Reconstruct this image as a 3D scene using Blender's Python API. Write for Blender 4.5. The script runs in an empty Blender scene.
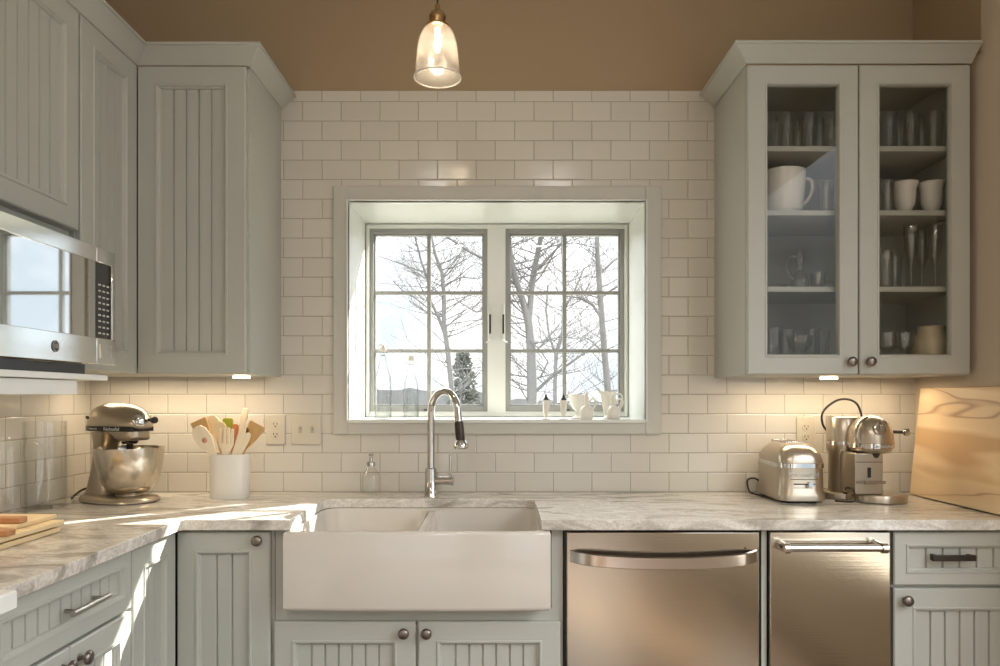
import bpy, bmesh, math, random
from mathutils import Vector, Matrix
random.seed(7)
PI = math.pi
R = math.radians
SC = bpy.context.scene
COL = SC.collection

# ------------------------------------------------------------------ camera model (taken from the photograph's vanishing lines)
CX, CY, F, CD, CZ = 498.0, 397.0, 719.6, 2.8, 1.284
def WX(px, y): return (px - CX) * (CD + y) / F
def WZ(py, y): return CZ + (CY - py) * (CD + y) / F
def at(px, py, y): return Vector((WX(px, y), y, WZ(py, y)))

# ------------------------------------------------------------------ materials
def srgb(r, g, b):
    f = lambda c: (c / 255 / 12.92) if c / 255 <= .04045 else ((c / 255 + .055) / 1.055) ** 2.4
    return (f(r), f(g), f(b), 1)
def newmat(name):
    m = bpy.data.materials.new(name); m.use_nodes = True
    nt = m.node_tree
    return m, nt, nt.nodes, nt.links, nt.nodes['Principled BSDF']
def mat(name, col, rough=.5, metal=0., spec=None, var=0., vscale=8, bump=0., bscale=60, stretch=(1, 1, 1), coat=0., aniso=0., emit=None):
    m, nt, N, L, b = newmat(name)
    b.inputs['Base Color'].default_value = col
    b.inputs['Roughness'].default_value = rough
    b.inputs['Metallic'].default_value = metal
    if spec is not None: b.inputs['Specular IOR Level'].default_value = spec
    if coat: b.inputs['Coat Weight'].default_value = coat; b.inputs['Coat Roughness'].default_value = .08
    tc = N.new('ShaderNodeTexCoord'); mp = N.new('ShaderNodeMapping'); mp.inputs['Scale'].default_value = stretch
    L.new(tc.outputs['Object'], mp.inputs['Vector'])
    n = N.new('ShaderNodeTexNoise'); n.inputs['Scale'].default_value = vscale; n.inputs['Detail'].default_value = 4
    L.new(mp.outputs[0], n.inputs['Vector'])
    v = max(var, .02)
    r = N.new('ShaderNodeMix'); r.data_type = 'RGBA'
    r.inputs[6].default_value = tuple(c * (1 - v) for c in col[:3]) + (1,)
    r.inputs[7].default_value = tuple(min(1, c * (1 + v)) for c in col[:3]) + (1,)
    L.new(n.outputs['Fac'], r.inputs[0]); L.new(r.outputs[2], b.inputs['Base Color'])
    if bump:
        n2 = N.new('ShaderNodeTexNoise'); n2.inputs['Scale'].default_value = bscale; n2.inputs['Detail'].default_value = 3
        L.new(mp.outputs[0], n2.inputs['Vector'])
        bp = N.new('ShaderNodeBump'); bp.inputs['Strength'].default_value = bump; bp.inputs['Distance'].default_value = .002
        L.new(n2.outputs['Fac'], bp.inputs['Height']); L.new(bp.outputs[0], b.inputs['Normal'])
    if emit:
        b.inputs['Emission Color'].default_value = emit[0]; b.inputs['Emission Strength'].default_value = emit[1]
    return m
M = {}
M['paint'] = mat('cabinet_paint', srgb(178, 179, 171), .42, var=.015, bump=.03, bscale=200)
M['paint_in'] = mat('cabinet_inner_paint', srgb(150, 146, 134), .5)
M['gap'] = mat('shadow_gap_black', srgb(38, 34, 30), .7)
M['white'] = mat('window_white', srgb(212, 213, 206), .35)
M['casing'] = mat('casing_paint', srgb(188, 186, 176), .4)
M['sash'] = mat('sash_grey', srgb(142, 142, 137), .4)
M['wall'] = mat('taupe_wall_paint', srgb(199, 186, 166), .8, bump=.05, bscale=300)
M['brown'] = mat('tan_wall_paint', srgb(162, 141, 112), .8, var=.03, vscale=2, bump=.05, bscale=300)
M['ceil'] = mat('ceiling_white', srgb(225, 220, 208), .9)
M['porcelain'] = mat('white_fireclay', srgb(208, 202, 193), .12, coat=.3)
M['ceramic'] = mat('white_ceramic', srgb(226, 222, 214), .2)
M['cream'] = mat('cream_stoneware', srgb(205, 190, 160), .35)
M['milk'] = mat('milk_glass', srgb(222, 216, 204), .25, bump=.1, bscale=40)
M['enamel'] = mat('white_enamel', srgb(235, 236, 232), .25)
M['steel'] = mat('brushed_steel', (.52, .48, .41, 1), .17, 1, var=.04, vscale=3, bump=.05, bscale=90, stretch=(.02, .02, 3))
M['steel_mw'] = mat('polished_steel', (.88, .88, .86, 1), .12, 1, bump=.03, bscale=90, stretch=(.02, .02, 8))
M['handle'] = mat('handle_steel', (.62, .57, .52, 1), .2, 1)
M['chrome'] = mat('faucet_chrome', (.56, .55, .53, 1), .07, 1)
M['knob'] = mat('pewter_knob', (.22, .19, .17, 1), .3, .9)
M['pull'] = mat('brushed_nickel_pull', (.42, .40, .37, 1), .32, .95)
M['nickel'] = mat('cocoa_silver_enamel', (.46, .40, .32, 1), .28, .85)
M['bowlsteel'] = mat('satin_bowl_steel', (.66, .60, .51, 1), .2, 1, bump=.03, bscale=60, stretch=(1, 1, 12))
M['black'] = mat('black_plastic', srgb(28, 26, 25), .35)
M['dark'] = mat('dark_metal', srgb(60, 54, 48), .35, .6)
M['brass'] = mat('aged_brass', (.42, .27, .13, 1), .25, 1)
M['plate'] = mat('wall_plate_almond', srgb(196, 189, 172), .35)
M['plate_d'] = mat('wall_plate_toggle', srgb(176, 168, 150), .35)
M['bamboo'] = mat('pale_bamboo', srgb(222, 198, 155), .5, var=.1, vscale=10, stretch=(1, 14, 14))
M['wood1'] = mat('light_beech', srgb(226, 204, 166), .55, var=.12, vscale=20, stretch=(12, 12, 1))
M['wood2'] = mat('olive_wood', srgb(196, 158, 104), .5, var=.2, vscale=20, stretch=(12, 12, 1))
M['wood3'] = mat('pale_maple', srgb(233, 218, 190), .55, var=.06, vscale=20, stretch=(12, 12, 1))
M['wood4'] = mat('dark_walnut', srgb(110, 70, 42), .5, var=.2, vscale=20, stretch=(12, 12, 1))
M['handlewood'] = mat('reddish_handle_wood', srgb(178, 126, 84), .45, var=.2, vscale=20)
M['green'] = mat('green_silicone', srgb(150, 158, 40), .4)
M['orange'] = mat('orange_silicone', srgb(205, 130, 78), .4)
M['copper'] = mat('copper_rivet', (.6, .32, .24, 1), .35, .8)
M['mwglass'] = mat('mirrored_dark_glass', (.74, .74, .74, 1), .03, 1)
M['ctlglass'] = mat('dark_control_glass', (.16, .16, .165, 1), .06, 1)
M['key'] = mat('key_legend_grey', srgb(190, 190, 188), .4)
M['bark'] = mat('pale_grey_bark', srgb(92, 90, 87), .9, var=.2, vscale=3, bump=.5, bscale=12)
M['needles'] = mat('evergreen_needles', srgb(84, 88, 78), .9, var=.3, vscale=4)
M['hill'] = mat('hazy_hill', srgb(88, 88, 86), .95, var=.25, vscale=.4)
M['ground'] = mat('winter_lawn', srgb(104, 102, 92), .95, var=.2, vscale=.3)
M['bulb'] = mat('glowing_bulb', (1, .9, .75, 1), .3, emit=((1, .84, .60, 1), 7))
M['puck'] = mat('lit_puck_lens', (1, .9, .75, 1), .3, emit=((1, .80, .52, 1), 6))

def tile_mat(name, axis, off):
    m, nt, N, L, b = newmat(name)
    b.inputs['Roughness'].default_value = .16
    tc = N.new('ShaderNodeTexCoord'); sp = N.new('ShaderNodeSeparateXYZ'); cb = N.new('ShaderNodeCombineXYZ')
    L.new(tc.outputs['Object'], sp.inputs[0])
    a1 = N.new('ShaderNodeMath'); a1.operation = 'ADD'; a1.inputs[1].default_value = off + 30 * .15
    a2 = N.new('ShaderNodeMath'); a2.operation = 'ADD'; a2.inputs[1].default_value = -.914 + 20 * .076
    L.new(sp.outputs[axis], a1.inputs[0]); L.new(sp.outputs['Z'], a2.inputs[0])
    L.new(a1.outputs[0], cb.inputs['X']); L.new(a2.outputs[0], cb.inputs['Y'])
    def brick(mortar, smooth):
        t = N.new('ShaderNodeTexBrick'); L.new(cb.outputs[0], t.inputs['Vector'])
        t.inputs['Scale'].default_value = 1; t.inputs['Brick Width'].default_value = .15; t.inputs['Row Height'].default_value = .076
        t.inputs['Mortar Size'].default_value = mortar; t.inputs['Mortar Smooth'].default_value = smooth
        return t
    t = brick(.0011, .3); t.inputs['Color1'].default_value = srgb(204, 199, 188); t.inputs['Color2'].default_value = srgb(197, 192, 181)
    t.inputs['Mortar'].default_value = srgb(150, 143, 130); t.inputs['Bias'].default_value = -.2
    L.new(t.outputs['Color'], b.inputs['Base Color'])
    t2 = brick(.0042, 1.0)
    n = N.new('ShaderNodeTexNoise'); n.inputs['Scale'].default_value = 14; L.new(tc.outputs['Object'], n.inputs['Vector'])
    ma = N.new('ShaderNodeMath'); ma.operation = 'MULTIPLY_ADD'; ma.inputs[1].default_value = -1; 
    L.new(t2.outputs['Fac'], ma.inputs[0])
    mn = N.new('ShaderNodeMath'); mn.operation = 'MULTIPLY'; mn.inputs[1].default_value = .35; L.new(n.outputs['Fac'], mn.inputs[0]); L.new(mn.outputs[0], ma.inputs[2])
    bp = N.new('ShaderNodeBump'); bp.inputs['Strength'].default_value = .8; bp.inputs['Distance'].default_value = .0016
    L.new(ma.outputs[0], bp.inputs['Height']); L.new(bp.outputs[0], b.inputs['Normal'])
    return m
M['tile_back'] = tile_mat('white_subway_tile', 'X', .01)
M['tile_left'] = tile_mat('white_subway_tile_side', 'Y', .03)

def stone_mat():
    m, nt, N, L, b = newmat('grey_quartzite')
    b.inputs['Roughness'].default_value = .16
    tc = N.new('ShaderNodeTexCoord'); mp = N.new('ShaderNodeMapping'); mp.inputs['Scale'].default_value = (1.0, 3.2, 3.2); mp.inputs['Rotation'].default_value = (0, 0, .22)
    L.new(tc.outputs['Object'], mp.inputs['Vector'])
    w = N.new('ShaderNodeTexNoise'); w.inputs['Scale'].default_value = 3.0; w.inputs['Detail'].default_value = 9; w.inputs['Roughness'].default_value = .62; w.inputs['Distortion'].default_value = 1.2
    L.new(mp.outputs[0], w.inputs['Vector'])
    cr = N.new('ShaderNodeValToRGB'); e = cr.color_ramp.elements
    e[0].position = .30; e[0].color = srgb(140, 134, 124); e[1].position = .44; e[1].color = srgb(192, 186, 176)
    for p, c in ((.50, srgb(224, 219, 210)), (.56, srgb(204, 198, 188)), (.63, srgb(232, 229, 222)), (.75, srgb(180, 174, 164))):
        x = cr.color_ramp.elements.new(p); x.color = c
    L.new(w.outputs['Fac'], cr.inputs[0])
    f = N.new('ShaderNodeTexNoise'); f.inputs['Scale'].default_value = 130; f.inputs['Detail'].default_value = 3; L.new(tc.outputs['Object'], f.inputs['Vector'])
    fr = N.new('ShaderNodeValToRGB'); fr.color_ramp.elements[0].position = .35; fr.color_ramp.elements[0].color = (.72, .7, .68, 1); fr.color_ramp.elements[1].position = .6; fr.color_ramp.elements[1].color = (1, 1, 1, 1)
    L.new(f.outputs['Fac'], fr.inputs[0])
    mx = N.new('ShaderNodeMix'); mx.data_type = 'RGBA'; mx.blend_type = 'MULTIPLY'; mx.inputs[0].default_value = .55
    L.new(cr.outputs[0], mx.inputs[6]); L.new(fr.outputs[0], mx.inputs[7]); L.new(mx.outputs[2], b.inputs['Base Color'])
    return m
M['stone'] = stone_mat()

def slab_mat():
    m, nt, N, L, b = newmat('spalted_maple_board')
    b.inputs['Roughness'].default_value = .4
    tc = N.new('ShaderNodeTexCoord'); mp = N.new('ShaderNodeMapping'); mp.inputs['Scale'].default_value = (1, .35, 2.6); mp.inputs['Rotation'].default_value = (R(9), 0, 0)
    L.new(tc.outputs['Object'], mp.inputs['Vector'])
    w = N.new('ShaderNodeTexNoise'); w.inputs['Scale'].default_value = 2.4; w.inputs['Detail'].default_value = 2; w.inputs['Distortion'].default_value = .2
    L.new(mp.outputs[0], w.inputs['Vector'])
    cr = N.new('ShaderNodeValToRGB'); e = cr.color_ramp.elements
    e[0].position = .36; e[0].color = srgb(196, 160, 118); e[1].position = .43; e[1].color = srgb(222, 196, 156)
    for p, c in ((.505, srgb(214, 186, 148)), (.512, srgb(160, 126, 98)), (.520, srgb(212, 184, 146)), (.62, srgb(226, 206, 170))):
        x = cr.color_ramp.elements.new(p); x.color = c
    L.new(w.outputs['Fac'], cr.inputs[0]); L.new(cr.outputs[0], b.inputs['Base Color'])
    return m
M['slab'] = slab_mat()

def floor_mat():
    m, nt, N, L, b = newmat('oak_floorboards')
    b.inputs['Roughness'].default_value = .3
    tc = N.new('ShaderNodeTexCoord')
    t = N.new('ShaderNodeTexBrick'); mp = N.new('ShaderNodeMapping'); mp.inputs['Rotation'].default_value = (0, 0, R(90)); L.new(tc.outputs['Object'], mp.inputs['Vector']); L.new(mp.outputs[0], t.inputs['Vector'])
    t.inputs['Scale'].default_value = 1; t.inputs['Brick Width'].default_value = 2.4; t.inputs['Row Height'].default_value = .13; t.inputs['Mortar Size'].default_value = .002
    t.inputs['Color1'].default_value = srgb(128, 104, 78); t.inputs['Color2'].default_value = srgb(58, 42, 28); t.inputs['Mortar'].default_value = srgb(60, 36, 20)
    L.new(t.outputs['Color'], b.inputs['Base Color'])
    return m
M['floor'] = floor_mat()

def glass_mat(name, tint=(1, 1, 1, 1), edge=(.6, .6, .58, 1), rough=.02, refl=.5, wavy=0.):
    m, nt, N, L, b = newmat(name)
    N.remove(b); out = N['Material Output']
    tr = N.new('ShaderNodeBsdfTransparent'); gl = N.new('ShaderNodeBsdfGlossy'); gl.inputs['Roughness'].default_value = rough
    lw = N.new('ShaderNodeLayerWeight'); lw.inputs['Blend'].default_value = .35
    mc = N.new('ShaderNodeMix'); mc.data_type = 'RGBA'; mc.inputs[6].default_value = tint; mc.inputs[7].default_value = edge
    lp = N.new('ShaderNodeMath'); lp.operation = 'POWER'; lp.inputs[1].default_value = 2.2; L.new(lw.outputs['Facing'], lp.inputs[0]); L.new(lp.outputs[0], mc.inputs[0]); L.new(mc.outputs[2], tr.inputs['Color'])
    fr = N.new('ShaderNodeLayerWeight'); fr.inputs['Blend'].default_value = .35
    fp = N.new('ShaderNodeMath'); fp.operation = 'POWER'; fp.inputs[1].default_value = 4.5; L.new(fr.outputs['Facing'], fp.inputs[0])
    mm = N.new('ShaderNodeMath'); mm.operation = 'MULTIPLY_ADD'; mm.inputs[1].default_value = .75 * refl; mm.inputs[2].default_value = .04 * refl; L.new(fp.outputs[0], mm.inputs[0])
    if wavy:
        tc = N.new('ShaderNodeTexCoord'); n = N.new('ShaderNodeTexNoise'); n.inputs['Scale'].default_value = wavy; L.new(tc.outputs['Object'], n.inputs['Vector'])
        bp = N.new('ShaderNodeBump'); bp.inputs['Strength'].default_value = .6; bp.inputs['Distance'].default_value = .004
        L.new(n.outputs['Fac'], bp.inputs['Height'])
        for q in (gl, fr): L.new(bp.outputs[0], q.inputs['Normal'])
    mx = N.new('ShaderNodeMixShader'); L.new(mm.outputs[0], mx.inputs[0]); L.new(tr.outputs[0], mx.inputs[1]); L.new(gl.outputs[0], mx.inputs[2])
    L.new(mx.outputs[0], out.inputs['Surface'])
    return m
M['pane'] = glass_mat('window_glass', edge=(.9, .92, .92, 1), refl=.5)
M['cabglass'] = glass_mat('cabinet_glass', tint=(.93, .93, .92, 1), edge=(.8, .8, .8, 1), refl=.5)
M['glass'] = glass_mat('clear_glassware', tint=(.995, .995, .99, 1), edge=(.88, .88, .86, 1), refl=1.0, wavy=0)
M['crystal'] = glass_mat('cut_crystal', tint=(.99, .99, .98, 1), edge=(.80, .79, .77, 1), refl=2.2, wavy=70)
M['clearglass'] = glass_mat('sill_bottle_glass', tint=(.95, .96, .96, 1), edge=(.05, .06, .06, 1), refl=1.0, wavy=25)
def shade_mat():
    m, nt, N, L, b = newmat('seeded_shade_glass')
    b.inputs['Base Color'].default_value = (.17, .165, .155, 1); b.inputs['Roughness'].default_value = .15
    b.inputs['Specular IOR Level'].default_value = .8
    out = N['Material Output']
    tc = N.new('ShaderNodeTexCoord'); n = N.new('ShaderNodeTexNoise'); n.inputs['Scale'].default_value = 22; n.inputs['Detail'].default_value = 3; L.new(tc.outputs['Object'], n.inputs['Vector'])
    bp = N.new('ShaderNodeBump'); bp.inputs['Strength'].default_value = .5; bp.inputs['Distance'].default_value = .004; L.new(n.outputs['Fac'], bp.inputs['Height']); L.new(bp.outputs[0], b.inputs['Normal'])
    tl = N.new('ShaderNodeBsdfTranslucent'); tl.inputs['Color'].default_value = (.14, .13, .12, 1)
    tr = N.new('ShaderNodeBsdfTransparent')
    m1 = N.new('ShaderNodeMixShader'); m1.inputs[0].default_value = .5; L.new(b.outputs[0], m1.inputs[1]); L.new(tl.outputs[0], m1.inputs[2])
    ra = N.new('ShaderNodeMapRange'); ra.inputs[3].default_value = .1; ra.inputs[4].default_value = .95; L.new(n.outputs['Fac'], ra.inputs[0])
    m2 = N.new('ShaderNodeMixShader'); L.new(ra.outputs[0], m2.inputs[0]); L.new(tr.outputs[0], m2.inputs[1]); L.new(m1.outputs[0], m2.inputs[2])
    L.new(m2.outputs[0], out.inputs['Surface'])
    return m
M['shade'] = shade_mat()

# ------------------------------------------------------------------ mesh builder
class MB:
    def __init__(self): self.bm = bmesh.new(); self.mx = Matrix.Identity(4)
    def v(self, p): return self.bm.verts.new(self.mx @ Vector(p))
    def f(self, vs):
        try: return self.bm.faces.new(vs)
        except ValueError: return None
    def soft(self, pts, r, n=10, k=5):
        P = [Vector(p) for p in pts]; P = [P[0] * 2 - P[1]] + P + [P[-1] * 2 - P[-2]]; out = []
        for i in range(1, len(P) - 2):
            for j in range(k):
                t = j / k; a, b_, c_, d_ = P[i - 1:i + 3]
                out.append(.5 * (2 * b_ + (c_ - a) * t + (2 * a - 5 * b_ + 4 * c_ - d_) * t * t + (3 * b_ - a - 3 * c_ + d_) * t ** 3))
        out.append(P[-2]); return self.tube(out, r, n)
    def box(self, x0, x1, y0, y1, z0, z1):
        c = [self.v(p) for p in ((x0, y0, z0), (x1, y0, z0), (x1, y1, z0), (x0, y1, z0), (x0, y0, z1), (x1, y0, z1), (x1, y1, z1), (x0, y1, z1))]
        for q in ((3, 2, 1, 0), (4, 5, 6, 7), (0, 1, 5, 4), (1, 2, 6, 5), (2, 3, 7, 6), (3, 0, 4, 7)): self.f([c[i] for i in q])
        return self
    def loops(self, rings, close=True, cap0=True, cap1=True):
        rs = [[self.v(p) for p in r] for r in rings]
        n = len(rs[0])
        for a, b in zip(rs, rs[1:]):
            for i in range(n if close else n - 1):
                j = (i + 1) % n; self.f([a[i], a[j], b[j], b[i]])
        if cap0: self.f(list(reversed(rs[0])))
        if cap1: self.f(rs[-1])
        return rs
    def lathe(self, prof, n=32, c=(0, 0, 0), sx=1, sy=1, cap0=True, cap1=True):
        rings = [[(c[0] + sx * r * math.cos(2 * PI * k / n), c[1] + sy * r * math.sin(2 * PI * k / n), c[2] + z) for k in range(n)] for r, z in [(max(r, 1e-4), z) for r, z in prof]]
        self.loops(rings, True, cap0, cap1); return self
    def tube(self, pts, r, n=10, closed=False):
        pts = [Vector(p) for p in pts]; m = len(pts)
        rr = r if isinstance(r, (list, tuple)) else [r] * m
        rings = []; up = None
        for i, p in enumerate(pts):
            if closed: d = pts[(i + 1) % m] - pts[i - 1]
            else: d = pts[min(i + 1, m - 1)] - pts[max(i - 1, 0)]
            if d.length < 1e-9: d = Vector((0, 0, 1))
            d.normalize()
            if up is None: up = Vector((0, 0, 1)) if abs(d.z) < .9 else Vector((1, 0, 0))
            s = d.cross(up)
            if s.length < 1e-6: s = d.orthogonal()
            s.normalize(); up = s.cross(d).normalized()
            rings.append([p + (s * math.cos(2 * PI * k / n) + up * math.sin(2 * PI * k / n)) * rr[i] for k in range(n)])
        if closed: rings.append(rings[0]); self.loops(rings, True, False, False)
        else: self.loops(rings)
        return self
    def prism(self, poly, a, b, axis='y'):
        g = {'y': lambda u, v, t: (u, t, v), 'x': lambda u, v, t: (t, u, v), 'z': lambda u, v, t: (u, v, t)}[axis]
        self.loops([[g(u, v, t) for u, v in poly] for t in (a, b)]); return self
    def rrect(self, levels, n=6):
        rings = []
        for z, hx, hy, r in levels:
            r = min(r, hx - 1e-4, hy - 1e-4); ring = []
            for qx, qy, a0 in ((1, 1, 0), (-1, 1, 90), (-1, -1, 180), (1, -1, 270)):
                for k in range(n + 1):
                    a = R(a0 + 90 * k / n); ring.append((qx * (hx - r) + r * math.cos(a), qy * (hy - r) + r * math.sin(a), z))
            rings.append(ring)
        self.loops(rings); return self
    def build(self, name, material, parent=None, bevel=0., seg=2, ang=35, weld=True, recalc=True):
        bm = self.bm
        if weld: bmesh.ops.remove_doubles(bm, verts=bm.verts, dist=1e-6)
        if recalc: bmesh.ops.recalc_face_normals(bm, faces=bm.faces)
        for f in bm.faces: f.smooth = True
        for e in bm.edges:
            if len(e.link_faces) == 2:
                if e.calc_face_angle(0) > R(ang): e.smooth = False
            else: e.smooth = False
        me = bpy.data.meshes.new(name); bm.to_mesh(me); bm.free()
        o = bpy.data.objects.new(name, me); COL.objects.link(o)
        me.materials.append(M[material] if isinstance(material, str) else material)
        if parent: o.parent = parent
        if bevel:
            md = o.modifiers.new('edge', 'BEVEL'); md.width = bevel; md.segments = seg; md.limit_method = 'ANGLE'; md.angle_limit = R(35); md.harden_normals = False
        return o
def tag(o, label=None, cat=None, group=None, kind=None):
    for k, v in (('label', label), ('category', cat), ('group', group), ('kind', kind)):
        if v: o[k] = v
    return o
def thing(name, label, cat, loc=(0, 0, 0), rz=0, group=None, kind=None, rx=0, ry=0):
    o = bpy.data.objects.new(name, None); COL.objects.link(o); o.empty_display_size = .05
    o.location = loc; o.rotation_euler = (rx, ry, rz)
    return tag(o, label, cat, group, kind)
def copy_tree(o, parent=None):
    c = o.copy(); COL.objects.link(c); c.parent = parent
    for ch in list(o.children): copy_tree(ch, c)
    return c
def text(s, size, loc, rot, material, parent, ext=.0006, name='lettering'):
    cu = bpy.data.curves.new(name, 'FONT'); cu.body = s; cu.size = size; cu.extrude = ext; cu.align_x = 'CENTER'; cu.align_y = 'CENTER'
    t = bpy.data.objects.new(name + '_curve', cu); COL.objects.link(t)
    dg = bpy.context.evaluated_depsgraph_get(); me = bpy.data.meshes.new_from_object(t.evaluated_get(dg))
    bpy.data.objects.remove(t)
    o = bpy.data.objects.new(name, me); COL.objects.link(o); me.materials.clear(); me.materials.append(M[material])
    o.location = loc; o.rotation_euler = rot; o.parent = parent
    return o

XL, XR, ZC = -1.588, 1.6226, .914      # left wall, right wall, counter top
YF = -.633                              # counter front
# ------------------------------------------------------------------ room shell
H = 3.1; YB = -6.2
MB().box(XL - .15, XR + .15, YB - .15, .9, -.12, 0).build('floor', 'floor')['kind'] = 'structure'
MB().box(XL - .15, XR + .15, YB - .15, .42, H, H + .12).build('ceiling', 'ceil')['kind'] = 'structure'
WL, WR, WB, WT = -.5805, .572, 1.195, 2.043          # window opening
# back wall around the deep window opening
w = MB(); y0, y1 = .010, .42
ox0, ox1, oz0, oz1 = WL - .012, WR + .012, WB - .012, WT + .012
w.box(XL - .15, ox0, y0, y1, 0, H); w.box(ox1, XR + .15, y0, y1, 0, H); w.box(ox0, ox1, y0, y1, 0, oz0); w.box(ox0, ox1, y0, y1, oz1, H)
wb = w.build('wall_back', 'brown', weld=False); wb['kind'] = 'structure'
t = MB()
cx0, cx1, cz0, cz1 = WX(334, 0), WX(660.5, 0), WZ(434, 0), WZ(187, 0)
t.box(XL, cx0 + .02, 0, .010, ZC - .05, 2.475); t.box(cx1 - .02, XR, 0, .010, ZC - .05, 2.475)
t.box(cx0 + .02, cx1 - .02, 0, .010, ZC - .05, cz0 + .02); t.box(cx0 + .02, cx1 - .02, 0, .010, cz1 - .02, 2.475)
o = t.build('backsplash_tile', 'tile_back', wb, weld=False); o['label'] = 'white subway tile laid in a running bond'
wl = MB().box(XL - .15, XL - .008, YB, .42, 0, H).build('wall_left', 'wall'); wl['kind'] = 'structure'
MB().box(XL - .008, XL, -1.9, 0, ZC - .05, 2.40).build('backsplash_tile', 'tile_left', wl)
w = MB(); RW = (-4.0, -1.2, .55, 2.6)                 # unseen opening added beside the camera, to daylight the left run
w.box(XR, XR + .15, YB, RW[0], 0, H); w.box(XR, XR + .15, RW[1], .42, 0, H); w.box(XR, XR + .15, RW[0], RW[1], 0, RW[2]); w.box(XR, XR + .15, RW[0], RW[1], RW[3], H)
wr = w.build('wall_right', 'wall', weld=False); wr['kind'] = 'structure'
o = MB().box(XR - .003, XR, -.386, .010, 2.44, H).build('tan_paint_band', 'brown', wr); o['label'] = 'tan painted return above the glass cabinet'
# rear wall with two tall openings added behind the camera for front fill
w = MB(); a = [(-1.4, -.4), (.4, 1.4)]; zb, zt = .3, 2.5
w.box(XL - .15, -1.4, YB - .15, YB, 0, H); w.box(-.4, .4, YB - .15, YB, 0, H); w.box(1.4, XR + .15, YB - .15, YB, 0, H)
for p, q in a: w.box(p, q, YB - .15, YB, 0, zb); w.box(p, q, YB - .15, YB, zt, H)
w.build('wall_rear', 'wall', weld=False)['kind'] = 'structure'
MB().box(-.33, .33, YB, YB + .04, 0, 2.05).build('added_rear_door', 'wood4')['kind'] = 'structure'  # unseen door, added for its brown reflection in the steel fronts

# ------------------------------------------------------------------ window in its deep box
win = thing('window_1', None, None, (0, 0, 0)); win['kind'] = 'structure'
def frame_bm(b, x0, x1, z0, z1, wd, ya, yb, wt=None, wbt=None):
    wt = wt or wd; wbt = wbt or wd
    b.box(x0, x0 + wd, ya, yb, z0, z1); b.box(x1 - wd, x1, ya, yb, z0, z1)
    b.box(x0 + wd, x1 - wd, ya, yb, z1 - wt, z1); b.box(x0 + wd, x1 - wd, ya, yb, z0, z0 + wbt)
b = MB(); ya, yb = -.014, .0095
b.box(cx0, WL, ya, yb, cz0, cz1); b.box(WR, cx1, ya, yb, cz0, cz1); b.box(WL, WR, ya, yb, WT, cz1); b.box(WL, WR, ya, yb, cz0, WB - .002)
b.build('window_casing', 'casing', win, bevel=.002, weld=False)
b = MB()                                              # small bead around the opening
frame_bm(b, WL - .006, WR + .006, WB - .004, WT + .006, .006, -.021, -.010)
b.build('casing_bead', 'white', win, bevel=.0015, weld=False)
b = MB()
b.box(WL - .012, WL, -.012, .40, WB, WT); b.box(WR, WR + .012, -.012, .40, WB, WT); b.box(WL - .012, WR + .012, -.012, .40, WT, WT + .012)
b.build('window_jamb', 'white', win, weld=False)
MB().box(WL - .0, WR + .0, -.022, .40, WB - .012, WB).build('window_sill', 'white', win, bevel=.003)
fy0, fy1 = .355, .415
gl = [(WX(370, .37), WX(487.5, .37)), (WX(505.5, .37), WX(624, .37))]
sz0, sz1 = WZ(411.5, .37), WZ(229, .37)
b = MB()
b.box(WL, gl[0][0], fy0, fy1, WB, WT); b.box(gl[1][1], WR, fy0, fy1, WB, WT); b.box(gl[0][1], gl[1][0], fy0, fy1, WB, WT)
for p, q in gl: b.box(p, q, fy0, fy1, sz1, WT); b.box(p, q, fy0, fy1, WB, sz0)
b.build('window_frame', 'white', win, weld=False)
b = MB(); frame_bm(b, WL + .004, WR - .004, WB + .003, WT - .004, .012, fy0 - .010, fy0)
b.build('frame_bead', 'white', win, bevel=.002, weld=False)
for i, (p, q) in enumerate(gl):
    b = MB(); ssy = .372
    frame_bm(b, p, q, sz0, sz1, .017, ssy - .008, ssy + .03, .021, .024)
    frame_bm(b, p + .017, q - .017, sz0 + .024, sz1 - .021, .007, ssy + .004, ssy + .03)
    s = b.build('sash', 'sash', win, bevel=.001, weld=False)
    b = MB(); mx = (p + q) / 2
    b.box(mx - .0085, mx + .0085, ssy + .008, ssy + .026, sz0 + .024, sz1 - .021)
    for py in (293, 351):
        z = WZ(py, .385)
        b.box(p + .017, mx - .0085, ssy + .008, ssy + .026, z - .0075, z + .0075); b.box(mx + .0085, q - .017, ssy + .008, ssy + .026, z - .0075, z + .0075)
    b.build('muntin_grid', 'sash', s, weld=False)
    MB().box(p + .016, q - .016, ssy + .016, ssy + .019, sz0 + .02, sz1 - .02).build('pane', 'pane', s)
    lx = (q + .010) if i == 0 else (p - .010)
    b = MB(); b.box(lx - .006, lx + .006, ssy - .030, ssy - .017, WZ(340, .36), WZ(304, .36)); b.box(lx - .006, lx + .006, ssy - .034, ssy - .017, WZ(340, .36), WZ(336, .36))
    lt = b.build('latch', 'white', s, bevel=.002)
    sgn = 1 if i == 0 else -1
    MB().box(lx - .003 + sgn * .001, lx + .005 + sgn * .001, ssy - .036, ssy - .030, WZ(334, .36), WZ(315, .36)).build('latch_lever', 'black', win).parent = s
    MB().tube([(lx, ssy - .024, WZ(337, .36)), (lx - sgn * .004, ssy - .034, WZ(341, .36)), (lx - sgn * .016, ssy - .034, WZ(343, .36))], .003, 8).build('latch_hook', 'white', s)
for i, (p, q) in enumerate(gl):
    MB().box((p + q) / 2 - .02, (p + q) / 2 + .02, ssy - .018, ssy - .008, sz0 + .004, sz0 + .010).build('crank_stub', 'dark', win)

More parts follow.
